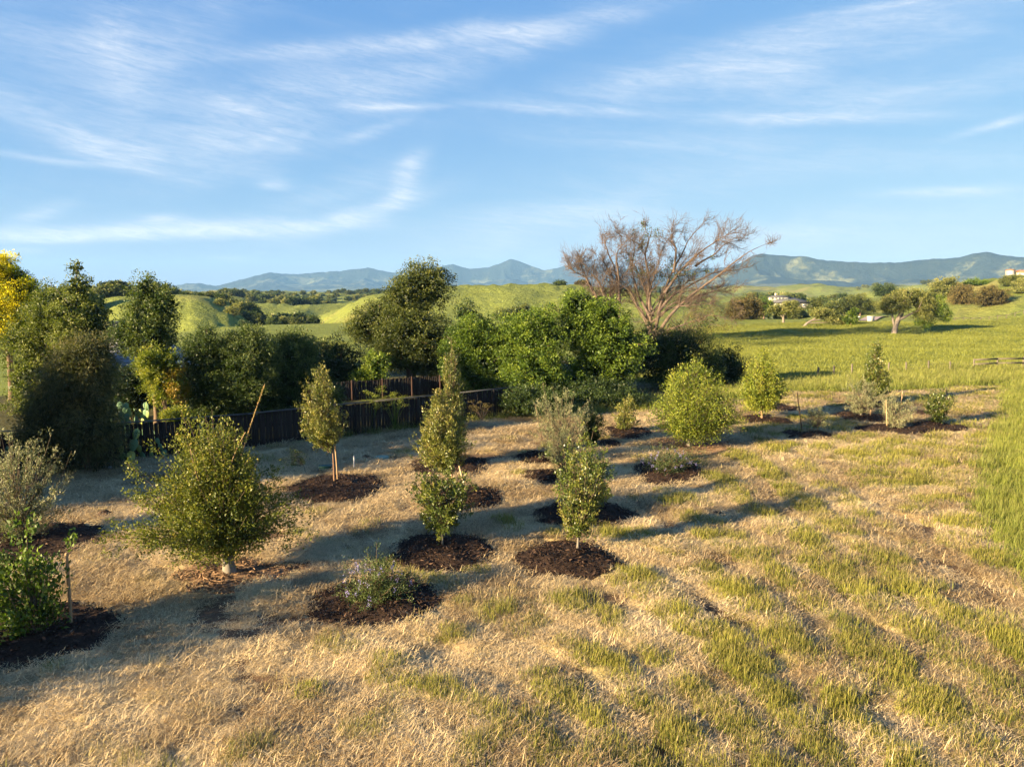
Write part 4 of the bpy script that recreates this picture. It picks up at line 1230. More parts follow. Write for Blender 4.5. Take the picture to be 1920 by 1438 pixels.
# ------------------------------------------------------------------ trees of the right-hand field
tree_px('brown_bush', 'dense brown-green bush at the edge of the green field', 'bush', 1398, 165, [(1358, 560, 1405, 605), (1385, 556, 1436, 605)], BROWNG, BARK, 150, 60, .30, .14, .8, 63, .3, grounded=True)
tree_px('field_oak', 'small pale oak with forked trunk in front of the grey-roofed house', 'tree', 1469, 150, [(1438, 572, 1470, 592), (1462, 566, 1500, 590)], PALEG, BARKM, 90, 50, .26, .15, .7, 64, .3)
tree_px('leaning_tree', 'low leaning tree with bent trunk in the green field', 'tree', 1508, 140, [(1515, 578, 1560, 598), (1540, 584, 1582, 606), (1575, 592, 1596, 612)], PALEG, BARKM, 90, 46, .24, .14, .6, 65, .28)
tree_px('young_oak', 'small bright green oak left of the pale driveway', 'tree', 1596, 138, [(1584, 590, 1612, 612), (1590, 578, 1606, 600)], GREEN, BARK, 45, 46, .24, .15, .5, 66, .12)
tree_px('field_oak', 'spreading oak with thick leaning trunk, the largest in the green field', 'tree', 1678, 121, [(1642, 556, 1700, 590), (1668, 540, 1742, 578), (1712, 552, 1752, 600)], PALEG, BARKM, 230, 60, .20, .12, .62, 67, .5,
        extra=[('green_crown', [(1738, 552, 1772, 592), (1752, 576, 1782, 602), (1718, 590, 1750, 614)], GREEN, 110, 55)])
FIELD = [
    ('shade_oak', 'oak behind the leaning tree, left of the pale driveway', 1562, 215, [(1545, 566, 1580, 592), (1570, 560, 1600, 590)], OAK),
    ('shade_oak', 'dark oak above the white gate pillars', 1612, 215, [(1590, 552, 1632, 588), (1615, 560, 1645, 588)], OAK),
    ('shade_oak', 'lone dark oak on the green rise behind the spreading oak', 1655, 330, [(1633, 534, 1668, 556), (1650, 536, 1674, 555)], DARKG),
    ('shade_oak', 'pale oak at the left of the hillside grove', 1758, 235, [(1735, 530, 1785, 560), (1745, 520, 1800, 552)], PALEG),
    ('shade_oak', 'fresh green oak in the middle of the hillside grove', 1835, 240, [(1795, 524, 1850, 560), (1830, 528, 1872, 566)], GREEN),
    ('clipped_bush', 'round dark brown-green bush, the upper left one of two on the hillside', 1800, 205, [(1776, 534, 1824, 580)], BROWNG),
    ('clipped_bush', 'large round dark brown-green bush, the lower one of two on the hillside', 1846, 190, [(1816, 547, 1880, 592)], BROWNG),
    ('shade_oak', 'dark oak right of the hillside grove, below the white villa', 1885, 215, [(1868, 522, 1902, 575), (1875, 516, 1915, 560)], OAK),
    ('shade_oak', 'pale oak cut by the right photo edge below the white villa', 1915, 200, [(1890, 530, 1935, 578), (1900, 522, 1945, 560)], PALEG),
    ('shade_oak', 'dark green tree at the edge of the field beside the brown bush', 1432, 200, [(1418, 560, 1450, 590)], GREEN),
    ('shade_oak', 'small oak between the grey-roofed house and the driveway', 1530, 240, [(1510, 560, 1548, 584)], OAK),
    ('hill_shrub', 'small dark shrub on the crest of the central green hill', 1049, 325, [(1040, 528, 1060, 537)], DARKG),
    ('hill_shrub', 'dry grey-brown shrub on the crest beside the bare tree', 1090, 325, [(1078, 530, 1104, 540)], BROWNG),
    ('shade_oak', 'bushy tree at the foot of the central hill right of the big oak', 960, 175, [(925, 576, 985, 608), (965, 570, 1010, 606)], OAK),
    ('shade_oak', 'bushy tree at the foot of the central hill behind the round trees', 1040, 175, [(1010, 576, 1060, 610)], PALEG),
]
for i, (nm, lab, bx_, dp, bxs, mm) in enumerate(FIELD):
    nn = sum((b_[2] - b_[0]) * (b_[3] - b_[1]) for b_ in bxs)
    tree_px(nm, lab, 'bush' if 'bush' in nm or 'shrub' in nm else 'tree', bx_, dp, bxs, mm, BARK, int(min(150, 30 + nn / 22)), 42, .0016 * dp, .0009 * dp, .0042 * dp, 200 + i, .3, grounded='bush' in nm or 'shrub' in nm)

HB_ = [(352, 556, 11, DARKG), (378, 560, 13, DARKG), (400, 566, 10, OAK), (422, 574, 15, DARKG), (446, 584, 17, OAK), (468, 594, 16, DARKG), (490, 602, 17, OAK), (438, 604, 13, PALEG), (415, 596, 9, PALEG), (512, 606, 13, DARKG), (460, 612, 12, DARKG), (536, 604, 12, PALEG), (560, 606, 14, OAK), (588, 604, 15, DARKG), (478, 576, 9, DARKG)]
HN_ = ['topmost', 'second', 'third', 'fourth', 'fifth', 'sixth', 'seventh', 'pale lower', 'small pale', 'eighth', 'lowest left', 'pale valley', 'brown-green valley', 'dark valley', 'far back']
for i, ((hx_, hy_, hw_, mm), wd) in enumerate(zip(HB_, HN_)):
    dp = np.interp(hy_, [550, 612], [262, 190])
    tree_px('hillside_oak', wd + ' oak of the line running down the left green hillside', 'tree', hx_, dp, [(hx_ - hw_, hy_ - hw_ * .8, hx_ + hw_ * .3, hy_ + hw_ * .5), (hx_ - hw_ * .4, hy_ - hw_ * .6, hx_ + hw_, hy_ + hw_ * .6)], mm, BARK, 46, 34, .0016 * dp, .0010 * dp, .0042 * dp, 700 + i, .25, 'oaks down the left hillside', grounded=True)

# ------------------------------------------------------------------ far oaks on the hills: countable ones as individuals, valley woods as a mass
EL = np.maximum.accumulate((TZ - CAMZ) / RR, axis=0)


def visible(x, y, top):
    a_ = np.degrees(np.arctan2(x, y)); r_ = np.hypot(x, y)
    ia = np.argmin(np.abs(angs - a_)); ir = np.searchsorted(rads, r_) - 1
    return (top - CAMZ) / r_ > EL[max(ir - 1, 0), ia] + .0002


protos = []
for i, mm in enumerate((DARKG, OAK, OAK, PALEG, DARKG)):
    r = R(300 + i)
    lobes = [(0, 0, 2.6, 3.0, 3.0, 2.2), (1.6, .4, 2.2, 2.0, 2.0, 1.7), (-1.5, -.3, 2.0, 2.1, 2.1, 1.6)]
    lobes = [tuple(np.array(l) * r.uniform(.85, 1.15, 6)) for l in lobes]
    cm, C = clump_crown(lobes, 60, 22, .75, .5, .8, r, inner=.05)
    protos.append((cm.mesh('far_crown'), limbs(lobes, C, r, .28, 8).mesh('far_trunk'), mm))
    protos[-1][0].materials.append(mm); protos[-1][1].materials.append(BARK)
rf = R(88)
NT = 26000
a_ = rf.uniform(-.64, .64, NT); r_ = 230 * (2300 / 230) ** rf.uniform(0, 1, NT)
x_, y_ = r_ * np.sin(a_), r_ * np.cos(a_)
px_ = CX + F * 1.0085 * np.tan(a_)
cl_ = fbm(x_ / (34 + r_ * .10), y_ / (34 + r_ * .10), 3, 71)
ok = ~((r_ < 440) & (px_ > 560) & (px_ < 1400)) & ~((r_ < 440) & (px_ > 1590)) & (cl_ > .50) & ~((r_ > 1100) & (px_ < 760)) & (rf.uniform(size=NT) < (cl_ - .44) * 3.5)
x_, y_, r_, cl_, a_ = x_[ok], y_[ok], r_[ok], cl_[ok], a_[ok]
z_ = th(x_, y_)
ia = np.abs(angs[None] - np.degrees(a_)[:, None]).argmin(1); ir = np.maximum(np.searchsorted(rads, r_) - 2, 0)
vis = (z_ + 4.0 - CAMZ) / r_ > EL[ir, ia] + .0002
x_, y_, r_, cl_, z_ = x_[vis], y_[vis], r_[vis], cl_[vis], z_[vis]
mass = (cl_ > .585) | (r_ > 1000)
q_ = np.where(~mass)[0][:190]
far_pts = [(x_[q], y_[q], z_[q] - .2, rf.uniform(0, 6.28), rf.uniform(.5, 1.05), int(rf.integers(5))) for q in q_]
q_ = np.where(mass)[0][:900]
wood_pts = [(x_[q], y_[q], z_[q] - .3, rf.uniform(0, 6.28), rf.uniform(.55, 1.05) * (1 + r_[q] / 4500), int(rf.integers(5))) for q in q_]
print('FAR', len(far_pts), len(wood_pts))
for (x_, y_, z_, a_, s_, i_) in far_pts:
    tone = ('small dark green', 'small brown-green', 'small brown-green', 'small pale', 'small dark green')[i_]
    band = 'nearer' if math.hypot(x_, y_) < 480 else 'middle' if math.hypot(x_, y_) < 760 else 'farthest'
    side = 'left' if x_ < 20 else 'right'
    rt = thing('hillside_oak', '%s oak dotting the %s green hills %s of the bare tree' % (tone, band, side), 'tree', (x_, y_, z_), a_, '%s oaks on the %s hills %s of the bare tree' % (tone, band, side))
    rt.scale = (s_, s_, s_ * .95)
    link('trunk', protos[i_][1], None, rt); link('crown', protos[i_][0], None, rt)

# ------------------------------------------------------------------ instanced ground cover (stuff)
def scatter(name, pts, rots, scl, idx, tint, objs, label, cat=None):
    me = bpy.data.meshes.new(name)
    n = len(pts)
    me.vertices.add(n)
    me.vertices.foreach_set('co', np.asarray(pts, np.float32).ravel())
    a = me.attributes.new('rot', 'FLOAT_VECTOR', 'POINT'); a.data.foreach_set('vector', np.asarray(rots, np.float32).ravel())
    a = me.attributes.new('scl', 'FLOAT_VECTOR', 'POINT'); a.data.foreach_set('vector', np.asarray(scl, np.float32).ravel())
    a = me.attributes.new('pick', 'INT', 'POINT'); a.data.foreach_set('value', np.asarray(idx, np.int32))
    a = me.attributes.new('shade', 'FLOAT', 'POINT'); a.data.foreach_set('value', np.asarray(tint, np.float32))
    ob = link(name, me)
    ng = bpy.data.node_groups.new(name + '_nodes', 'GeometryNodeTree')
    ng.interface.new_socket('Geometry', in_out='INPUT', socket_type='NodeSocketGeometry')
    ng.interface.new_socket('Geometry', in_out='OUTPUT', socket_type='NodeSocketGeometry')
    N = ng.nodes; Lk = ng.links
    gi = N.new('NodeGroupInput'); go = N.new('NodeGroupOutput')
    jn = N.new('GeometryNodeJoinGeometry')
    for po in objs:
        oi = N.new('GeometryNodeObjectInfo'); oi.inputs['Object'].default_value = po; oi.inputs['As Instance'].default_value = True
        Lk.new(oi.outputs['Geometry'], jn.inputs[0])
    ip = N.new('GeometryNodeInstanceOnPoints')
    ip.inputs['Pick Instance'].default_value = True
    def na(nm, dt):
        q = N.new('GeometryNodeInputNamedAttribute'); q.data_type = dt; q.inputs['Name'].default_value = nm
        return [s_ for s_ in q.outputs if s_.enabled and s_.name == 'Attribute'][0]
    er = N.new('FunctionNodeEulerToRotation')
    Lk.new(na('rot', 'FLOAT_VECTOR'), er.inputs[0])
    Lk.new(gi.outputs[0], ip.inputs['Points'])
    Lk.new(jn.outputs[0], ip.inputs['Instance'])
    Lk.new(na('pick', 'INT'), ip.inputs['Instance Index'])
    Lk.new(er.outputs[0], ip.inputs['Rotation'])
    Lk.new(na('scl', 'FLOAT_VECTOR'), ip.inputs['Scale'])
    Lk.new(ip.outputs[0], go.inputs[0])
    md = ob.modifiers.new('scatter', 'NODES'); md.node_group = ng
    tag(ob, label, cat, None, 'stuff')
    return ob


def proto(name, me, m=None):
    if m is not None:
        me.materials.append(m)
    return bpy.data.objects.new(name, me)


po = []
for i, (cme, tme, mm) in enumerate(protos):
    po.append(proto('wood_tree', cme))
wp = np.array(wood_pts)
if len(wp):
    scatter('woodland', wp[:, :3], np.stack([wp[:, 3] * 0, wp[:, 3] * 0, wp[:, 3]], -1), np.repeat(wp[:, 4:5], 3, 1), wp[:, 5].astype(int), wp[:, 3] * 0, po, 'dark oak woods filling the folds of the distant hills', 'woodland')


def grass_mat(name, lo, hi, tip, transl=.3):
    m, b = mat(name)
    t = b.attr('tint')                       # per blade
    h = b.attr('hgt')                        # along the blade
    sh = b.attr('shade', 'INSTANCER')
    f = b.m('ADD', b.m('MULTIPLY', t, .55), b.m('MULTIPLY', sh, .55))
    c = b.mix(b.mapr(f, .1, .95), lo, hi)
    c = b.mix(b.m('MULTIPLY', b.mapr(h, .55, 1.0), .8), c, tip)
    finish(b, c, .6, .2, transl=transl)
    return m


def blades(n, L, W, tilt, spread, r, curl=.5, segs=3, lift=0.0, align=None, disc=0.0):
    """a tuft: bent tapering blades; tilt = mean lean from vertical (radians)"""
    base = r.normal(0, spread, (n, 3))
    if disc:
        a_ = r.uniform(0, 6.283, n); q_ = np.sqrt(r.uniform(0, 1, n)) * disc
        base = np.stack([np.cos(a_) * q_, np.sin(a_) * q_, a_ * 0], -1) + r.normal(0, disc * .12, (n, 3))
    base[:, 2] = lift * r.uniform(0, 1, n)
    az_ = r.uniform(0, 2 * np.pi, n) if align is None else r.normal(align, .7, n) + np.pi * (r.uniform(0, 1, n) > .5)
    ti = np.clip(r.normal(tilt[0], tilt[1], n), 0, 1.52)
    ln = L * r.uniform(.25, 1.3, n)
    hd = np.stack([np.cos(az_), np.sin(az_), np.zeros(n)], -1)
    sd = np.stack([-np.sin(az_), np.cos(az_), np.zeros(n)], -1)
    V = []; H = []
    p = base.copy()
    for s_ in range(segs + 1):
        w_ = W * (1 - (s_ / segs) ** 1.6 * .9)
        V.append(np.stack([p - sd * w_ / 2, p + sd * w_ / 2], 1)); H.append(s_ / segs)
        d = hd * np.sin(ti)[:, None] + np.array([0, 0, 1.0]) * np.cos(ti)[:, None]
        p = p + d * (ln / segs)[:, None]
        p[:, 2] = np.maximum(p[:, 2], .008)
        ti = np.clip(ti + curl * r.uniform(.2, 1, n) / segs, 0, 1.75)
    V = np.stack(V, 1)                       # n, segs+1, 2, 3
    v = V.reshape(-1, 3)
    k = (segs + 1) * 2
    q = np.arange(n)[:, None] * k + np.arange(segs)[None] * 2
    f = np.stack([q, q + 1, q + 3, q + 2], -1).reshape(-1, 4)
    tint = np.repeat(r.uniform(0, 1, n), segs)
    hg = np.tile(np.repeat(np.array(H), 2), n)
    return make_mesh('tuft', v, [f], {'tint': ('FACE', tint), 'hgt': ('POINT', hg)})


STRAW = grass_mat('straw', (.19, .115, .048), (.77, .60, .335), (.75, .60, .35), .15)
GRN = grass_mat('grass_green', (.075, .095, .014), (.26, .255, .04), (.48, .39, .12))
TALL = grass_mat('grass_tall', (.09, .12, .02), (.22, .25, .04), (.40, .37, .12))
OLDG = grass_mat('grass_dry_standing', (.28, .22, .08), (.50, .41, .18), (.62, .51, .28))
FLD = grass_mat('grass_field', (.17, .19, .035), (.225, .245, .045), (.29, .29, .075))

p_straw = [proto('straw_tuft', blades(420, .10 if i % 2 else .16, .0098, (1.34, .27), .17, R(400 + i), .2, 2, .05, disc=.42), STRAW) for i in range(6)]
p_green = [proto('green_tuft', blades(140, .13, .0085, (.48, .32), .11, R(420 + i), .7, 3, disc=.24), GRN) for i in range(6)]
p_old = [proto('dry_tuft', blades(120, .125, .0085, (1.0, .40), .12, R(440 + i), .7, 3, disc=.25), OLDG) for i in range(5)]
p_tall = [proto('tall_tuft', blades(56, .42, .011, (.22, .16), .17, R(460 + i), .55, 4), TALL) for i in range(4)]
p_fld = [proto('field_tuft', blades(70, .30, .03, (.45, .28), .50, R(480 + i), .6, 3), FLD) for i in range(4)]


def in_beds(x, y, m_=1.0):
    out = np.zeros(x.shape, bool)
    for (bx_, by_, rx_, ry_) in BED_DISCS:
        out |= ((x - bx_) / (rx_ * m_)) ** 2 + ((y - by_) / (ry_ * m_)) ** 2 < 1
    return out


def sample_view(n, r0, r1, amax, r, power):
    """points over the ground sector in view, density falling with distance"""
    u = r.uniform(0, 1, n)
    rr = (r0 ** power + u * (r1 ** power - r0 ** power)) ** (1 / power)
    a = r.uniform(-amax, amax, n)
    return rr * np.sin(a), rr * np.cos(a)


rg = R(900)
# mown lot: straw mats, green and dry tufts
def lot_field(n):
    global x, y, rr, lot, wr, dens, u, soilm
    x, y = sample_view(n, 7.5, 62, .72, rg, .9)
    lot = in_poly(x + .5 * (rg.uniform(size=n) - .5), y + .5 * (rg.uniform(size=n) - .5), LOT_POLY) & ~in_beds(x, y, 1.03)
    wr = windrow(x, y); dens = fbm(x / .55, y / .55, 2, 55)
    rr = np.hypot(x, y); u = rg.uniform(size=n)
    soilm = fbm(x / 1.1, y / 1.1, 4, 57)


def put(name, m_, objs, s0, s1, label, zs=(.8, 1.2), tilt=.0, grow_far=.030, shade=None, cat=None, edge=False):
    X, Y = x[m_], y[m_]
    n = len(X)
    Z = th(X, Y)
    rots = np.stack([rg.normal(0, .06 + tilt, n), rg.normal(0, .06 + tilt, n), rg.uniform(0, 6.28, n)], -1)
    sc = rg.uniform(s0, s1, n) * (1 + np.maximum(rr[m_] - 12, 0) * grow_far)
    S = np.stack([sc, sc, sc * rg.uniform(*zs, n) / (1 + np.maximum(rr[m_] - 12, 0) * grow_far * .75)], -1)
    if edge:
        nearb = in_poly(X - 1.6, Y + .6, LOT_POLY) * (.35 + .5 * rg.uniform(size=n)) + (1 - in_poly(X - 1.6, Y + .6, LOT_POLY)) * 1.0
        S *= np.stack([nearb ** .5, nearb ** .5, nearb], -1)
    sh = np.clip((fbm(X / 2.2, Y / 2.2, 3, 61) - .5) * 1.9 + (fbm(X / .5, Y / .5, 2, 63) - .5) * 1.6 + .50 + rg.normal(0, .12, n), 0, 1) if shade is None else shade(X, Y)
    scatter(name, np.stack([X, Y, Z], -1), rots, S, rg.integers(0, len(objs), n), sh, objs, label, cat)
    return n


cnt = {}
lot_field(14000)
cnt['straw'] = put('cut_straw', lot & ((wr < .72 + .2 * (u - .5)) | (dens < .43)) & (soilm < .64 + .08 * u), p_straw, .7, 1.15, 'pale cut straw lying in swaths over the mown lot', cat='straw')
lot_field(21000)
cnt['green'] = put('grass_stubble', lot & (wr > .605 + .45 * (u - .5)) & (dens > .38), p_green, .7, 1.3, 'green grass stubble in the mown rows', cat='grass', zs=(.7, 1.6))
lot_field(17000)
cnt['old'] = put('dry_grass', lot & (wr > .25) & (u < .62) & (dens > .42), p_old, .6, 1.2, 'dry yellow grass tufts left standing between the mown rows', cat='grass', zs=(.8, 1.5))
# unmown grass at the right and the meadow beyond
N0 = 52000
x, y = sample_view(N0, 11, 75, .74, rg, 1.25)
rr = np.hypot(x, y)
lot = in_poly(x, y, LOT_POLY)
m_ = ~lot & (behind_fence(x, y) < 0) & (x > 0)
cnt['tall'] = put('tall_grass', m_, p_tall, .8, 1.3, 'tall unmown green grass along the right edge of the lot', cat='grass', zs=(.6, 1.1), tilt=.08, grow_far=.02, edge=True)
m_ = (behind_fence(x, y) > -.7 - .5 * fbm(x / 1.0, y / 1.0, 2, 5)) & (behind_fence(x, y) < .0) & (x < 3) & (pxx(x, y) > 560 + 300 * rg.uniform(size=N0) ** 2)
x2 = x
cnt['weeds'] = put('fence_weeds', m_, p_tall, .4, .9, 'rank grass and weeds along the foot of the fence', cat='weeds', zs=(.8, 1.5), grow_far=.01)
N0 = 42000
x, y = sample_view(N0, 55, 210, .72, rg, 1.0)
rr = np.hypot(x, y)
pxm = pxx(x, y)
m_ = ~in_poly(x, y, LOT_POLY) & (behind_fence(x, y) < 60) & ((pxm > 1200) | (behind_fence(x, y) > 16)) & (pxm > 480)
m_ &= ~((pxm > 640) & (pxm < 1180) & (rr < 110))
cnt['field'] = put('meadow_grass', m_, p_fld, .55, 1.0, 'green meadow grass of the field beyond the wire fence', cat='grass', grow_far=.006, zs=(.6, 1.0))
print('GRASS', cnt)

# ------------------------------------------------------------------ fences
FWOOD = simple_mat('fence_wood', (.018, .014, .012), (.036, .028, .023), 7, .85, .2, (1, 1, .12), .5)
FRAIL = simple_mat('fence_rail_grey', (.05, .05, .05), (.09, .088, .085), 7, .7, .3, (.2, 1, 1), .4)
FRED = simple_mat('fence_post_red', (.04, .022, .017), (.065, .036, .027), 7, .85, .2, (1, 1, .15), .4)
GREYW = simple_mat('weathered_wood', (.095, .08, .062), (.16, .14, .11), 6, .9, .1, (1, 1, .2), .4)


def plank_mesh(name, w_, d_, h_, r, dog=.0):
    """upright board with chamfered edges"""
    c_ = min(w_, d_) * .18
    prof = np.array([[-w_ / 2 + c_, -d_ / 2], [w_ / 2 - c_, -d_ / 2], [w_ / 2, -d_ / 2 + c_], [w_ / 2, d_ / 2 - c_], [w_ / 2 - c_, d_ / 2], [-w_ / 2 + c_, d_ / 2], [-w_ / 2, d_ / 2 - c_], [-w_ / 2, -d_ / 2 + c_]])
    v0 = np.concatenate([prof, np.zeros((8, 1))], 1); v1 = v0 + [0, 0, h_ - dog]; v2 = v0 * [.72, .8, 1] + [0, 0, h_]
    v = np.concatenate([v0, v1, v2])
    i = np.arange(8); j = (i + 1) % 8
    f4 = np.concatenate([np.stack([i, j, j + 8, i + 8], -1), np.stack([i + 8, j + 8, j + 16, i + 16], -1)])
    v = np.concatenate([v, [[0, 0, h_]]])
    f3 = np.stack([i + 16, j + 16, np.full(8, 24)], -1)
    return make_mesh(name, v, [f4, f3])


def bar_obj(name, a, b_, w_, h_, m, parent, loc):
    """a beam between two points (relative to loc)"""
    a = np.array(a, float); b_ = np.array(b_, float)
    d = b_ - a; L = np.linalg.norm(d); t = d / L
    s_ = unit(np.cross(t, [0, 0, 1])[None])[0]; u_ = np.cross(s_, t)
    v = []
    for e in (a, b_):
        for (p, q) in ((-1, -1), (1, -1), (1, 1), (-1, 1)):
            v.append(e + s_ * p * w_ / 2 + u_ * q * h_ / 2)
    o = MB(); o.add(np.array(v), np.array([[0, 1, 2, 3], [7, 6, 5, 4], [0, 4, 5, 1], [1, 5, 6, 2], [2, 6, 7, 3], [3, 7, 4, 0]]))
    return o.obj(name, m, parent)


def board_fence(name, label, P, h, m, mrail, mpost, pitch=.15, post_every=2.4, seed=1, cap=True):
    r = R(seed)
    P = np.array(P)
    root = thing(name, label, 'fence', (P[0][0], P[0][1], 0))
    o0 = P[0]
    meshes = [plank_mesh('board', .142, .02, h + r.normal(0, .015), r, .02) for _ in range(4)]
    pm = plank_mesh('post', .1, .1, h + .06, r, .03)
    for me in meshes: me.materials.append(m)
    pm.materials.append(mpost)
    for s_ in range(len(P) - 1):
        a, b_ = P[s_], P[s_ + 1]
        d = b_ - a; L = np.linalg.norm(d); t = d / L; ang = math.atan2(t[1], t[0])
        nrm = np.array([-t[1], t[0]])
        n = int(L / pitch)
        for i in range(n):
            q = a + t * (i + .5) * pitch
            ob = link('board', meshes[int(r.integers(4))], None, root, (q[0] - o0[0] + nrm[0] * r.normal(0, .004), q[1] - o0[1] + nrm[1] * r.normal(0, .004), th1(*q) + r.normal(.0, .015)))
            ob.rotation_euler = (r.normal(0, .01), r.normal(0, .008), ang)
        for i in range(int(L / post_every) + 1):
            q = a + t * min(i * post_every, L - .06) - nrm * .085
            ob = link('post', pm, None, root, (q[0] - o0[0], q[1] - o0[1], th1(*q)))
            ob.rotation_euler = (0, 0, ang)
        m0, m1 = a - o0, b_ - o0
        z0, z1 = th1(*a), th1(*b_)
        for zz_ in (.3, h * .62):
            bar_obj('rail', (m0[0] + nrm[0] * .04, m0[1] + nrm[1] * .04, z0 + zz_), (m1[0] + nrm[0] * .04, m1[1] + nrm[1] * .04, z1 + zz_), .045, .09, m, root, None)
        if cap:
            nb = max(1, int(L / 3.2))
            for i in range(nb):
                e0 = m0 + (m1 - m0) * (i / nb); e1 = m0 + (m1 - m0) * ((i + 1) / nb - .002)
                bar_obj('cap_rail', (e0[0], e0[1], z0 + (z1 - z0) * i / nb + h + .05), (e1[0], e1[1], z0 + (z1 - z0) * (i + 1) / nb + h + .05 + r.normal(0, .012)), .16, .04, mrail, root, None)
    return root


fp = _pts([(-40, 886), (150, 868), (480, 838), (700, 810), (975, 776)])
board_fence('board_fence', 'long dark board fence with grey cap rail along the garden edge', fp, 1.55, FWOOD, FRAIL, FWOOD, .155, 2.4, 7)
a = np.array(at_depth(600, 745, 45.0)[:2]); b2 = np.array(at_depth(880, 735, 50.0)[:2])
board_fence('board_fence', 'shorter dark board fence with reddish posts behind the long fence', [a, b2], 1.28, FWOOD, FWOOD, FRED, .15, 2.05, 8, cap=False)

# wire fence with wooden posts beyond the mown lot
FPX = [(1533, 708), (1563, 706), (1597, 704), (1630, 703), (1665, 702), (1699, 701), (1741, 700), (1781, 699), (1825, 698), (1868, 697), (1917, 697), (1975, 697)]
fpw = [G(*p) for p in FPX]
root = thing('wire_fence', 'wire fence on weathered posts, with rails at its right end', 'fence', (fpw[0][0], fpw[0][1], 0))
tops = []
pmw = plank_mesh('post', .12, .12, 1.05, R(3), .03); pmw.materials.append(GREYW)
for i, p in enumerate(fpw):
    z_ = th1(p[0], p[1])
    lx, ly = p[0] - fpw[0][0], p[1] - fpw[0][1]
    ob = link('post', pmw, None, root, (lx, ly, z_ - .05)); ob.rotation_euler = (rng.normal(0, .03), rng.normal(0, .03), rng.uniform(0, 1)); ob.scale = (1, 1, rng.uniform(.9, 1.1) * (1.15 if i > 7 else 1))
    tops.append(np.array([lx, ly, z_]))
for i in range(len(tops) - 1):
    for zz_ in (.45, .75):
        o = MB(); o.add(*tube(np.stack([tops[i] + [0, 0, zz_], (tops[i] + tops[i + 1]) / 2 + [0, 0, zz_ - .02], tops[i + 1] + [0, 0, zz_]]), np.full(3, .006), 4)); o.obj('wire', GREYW, root)
    if i >= 8:
        for zz_ in (.62, 1.0):
            bar_obj('rail', tops[i] + [0, -.07, zz_], tops[i + 1] + [0, -.07, zz_], .04, .13, GREYW, root, None)
# a second fence far up the hillside
root = None
prev = None
for i, px_ in enumerate(range(1792, 1950, 16)):
    x_, y_, _ = at_depth(px_, 580, 172)
    z_ = th1(x_, y_)
    if root is None:
        root = thing('hillside_fence', 'thin post and rail fence crossing the right hillside', 'fence', (x_, y_, z_)); o0 = np.array([x_, y_, z_])
    p = np.array([x_, y_, z_]) - o0
    ob = link('post', pmw, None, root, p)
    if prev is not None:
        bar_obj('rail', prev + [0, 0, .85], p + [0, 0, .85], .05, .1, GREYW, root, None)
    prev = p

# ------------------------------------------------------------------ prickly pears
PEAR, b = mat('cactus_pad')
oi = b.n('ShaderNodeObjectInfo'); geo = b.n('ShaderNodeNewGeometry')
nz = b.noise(geo.outputs['Position'], 14, 3)
c = b.ramp(oi.outputs['Random'], [(0, (.075, .15, .085)), (.6, (.12, .21, .10)), (.85, (.22, .28, .08)), (1, (.38, .38, .09))])
c = b.mix(b.mapr(nz, .62, .72), c, (.20, .20, .12))
finish(b, c, .55, .3, nz, .3, .01)
nu, nv = 14, 9
uu = np.arange(nu) / nu * 2 * np.pi; vv = np.linspace(0, np.pi, nv)[1:-1]
pv_ = np.array([[np.cos(a) * np.sin(q) * .5 * (1 - .22 * np.cos(q)), np.sin(a) * np.sin(q) * .075, .5 - .5 * np.cos(q)] for q in vv for a in uu])
pv_ = np.concatenate([pv_, [[0, 0, 0], [0, 0, 1]]])
i = (np.arange(nv - 3)[:, None] * nu + np.arange(nu)[None]).ravel(); j = (np.arange(nv - 3)[:, None] * nu + (np.arange(nu)[None] + 1) % nu).ravel()
e_ = len(pv_) - 2
padm = make_mesh('pad', pv_ * [.62, 1, 1], [np.stack([i, j, j + nu, i + nu], -1), np.stack([(np.arange(nu) + 1) % nu, np.arange(nu), np.full(nu, e_)], -1), np.stack([np.arange(nu) + (nv - 3) * nu, (np.arange(nu) + 1) % nu + (nv - 3) * nu, np.full(nu, e_ + 1)], -1)], smooth=True)
padm.materials.append(PEAR)


def pear(label, bx, by, depth, arms, size, seed, levels=3, z=None):
    r = R(seed)
    if depth is None:
        X, Y, t = G(bx, by)
    else:
        X, Y, _ = at_depth(bx, by, depth)
    root = thing('prickly_pear', label, 'cactus', (X, Y, th1(X, Y)), 0, 'prickly pears along the fence')
    def pad(p, yaw, lean, s_, lvl):
        ob = link('pad', padm, None, root, p)
        ob.rotation_euler = (r.normal(0, .2), lean, yaw); ob.scale = (s_, s_, s_)
        top = np.array(p) + np.array([math.sin(lean) * math.cos(yaw), math.sin(lean) * math.sin(yaw), math.cos(lean)]) * s_ * .93
        if lvl > 0:
            for q in range(int(r.integers(1, 3))):
                pad(top, yaw + r.normal(0, .5), np.clip(lean * .5 + r.normal(0, .45), -.9, .9), s_ * r.uniform(.75, 1.0), lvl - 1)
    for q in range(arms):
        pad(np.array([(q - (arms - 1) / 2) * size * .55 + r.normal(0, .06), r.normal(0, .12), -.02]), r.normal(0, .5), r.normal(0, .25), size * r.uniform(.85, 1.15), levels - int(r.integers(0, 2)))


pear('prickly pear with stacked yellow-green pads, leftmost in front of the fence', 238, 864, None, 2, .48, 1)
pear('small prickly pear between the two taller ones at the fence', 278, 858, None, 2, .40, 2, 2)
pear('prickly pear with sprawling pads right of the thin post', 320, 852, None, 3, .45, 3, 2)
pear('tall prickly pear topping the fence beside the spreading tree', 398, 846, None, 3, .46, 4, 3)
pear('blue-green prickly pear behind the fence, the left one', 222, 800, 33.5, 4, .58, 5, 3)
pear('blue-green prickly pear behind the fence, below the lime green tree', 268, 800, 33.8, 4, .58, 6, 3)
pear('prickly pear in the shade at the left photo edge', -6, 892, None, 3, .42, 7, 3)

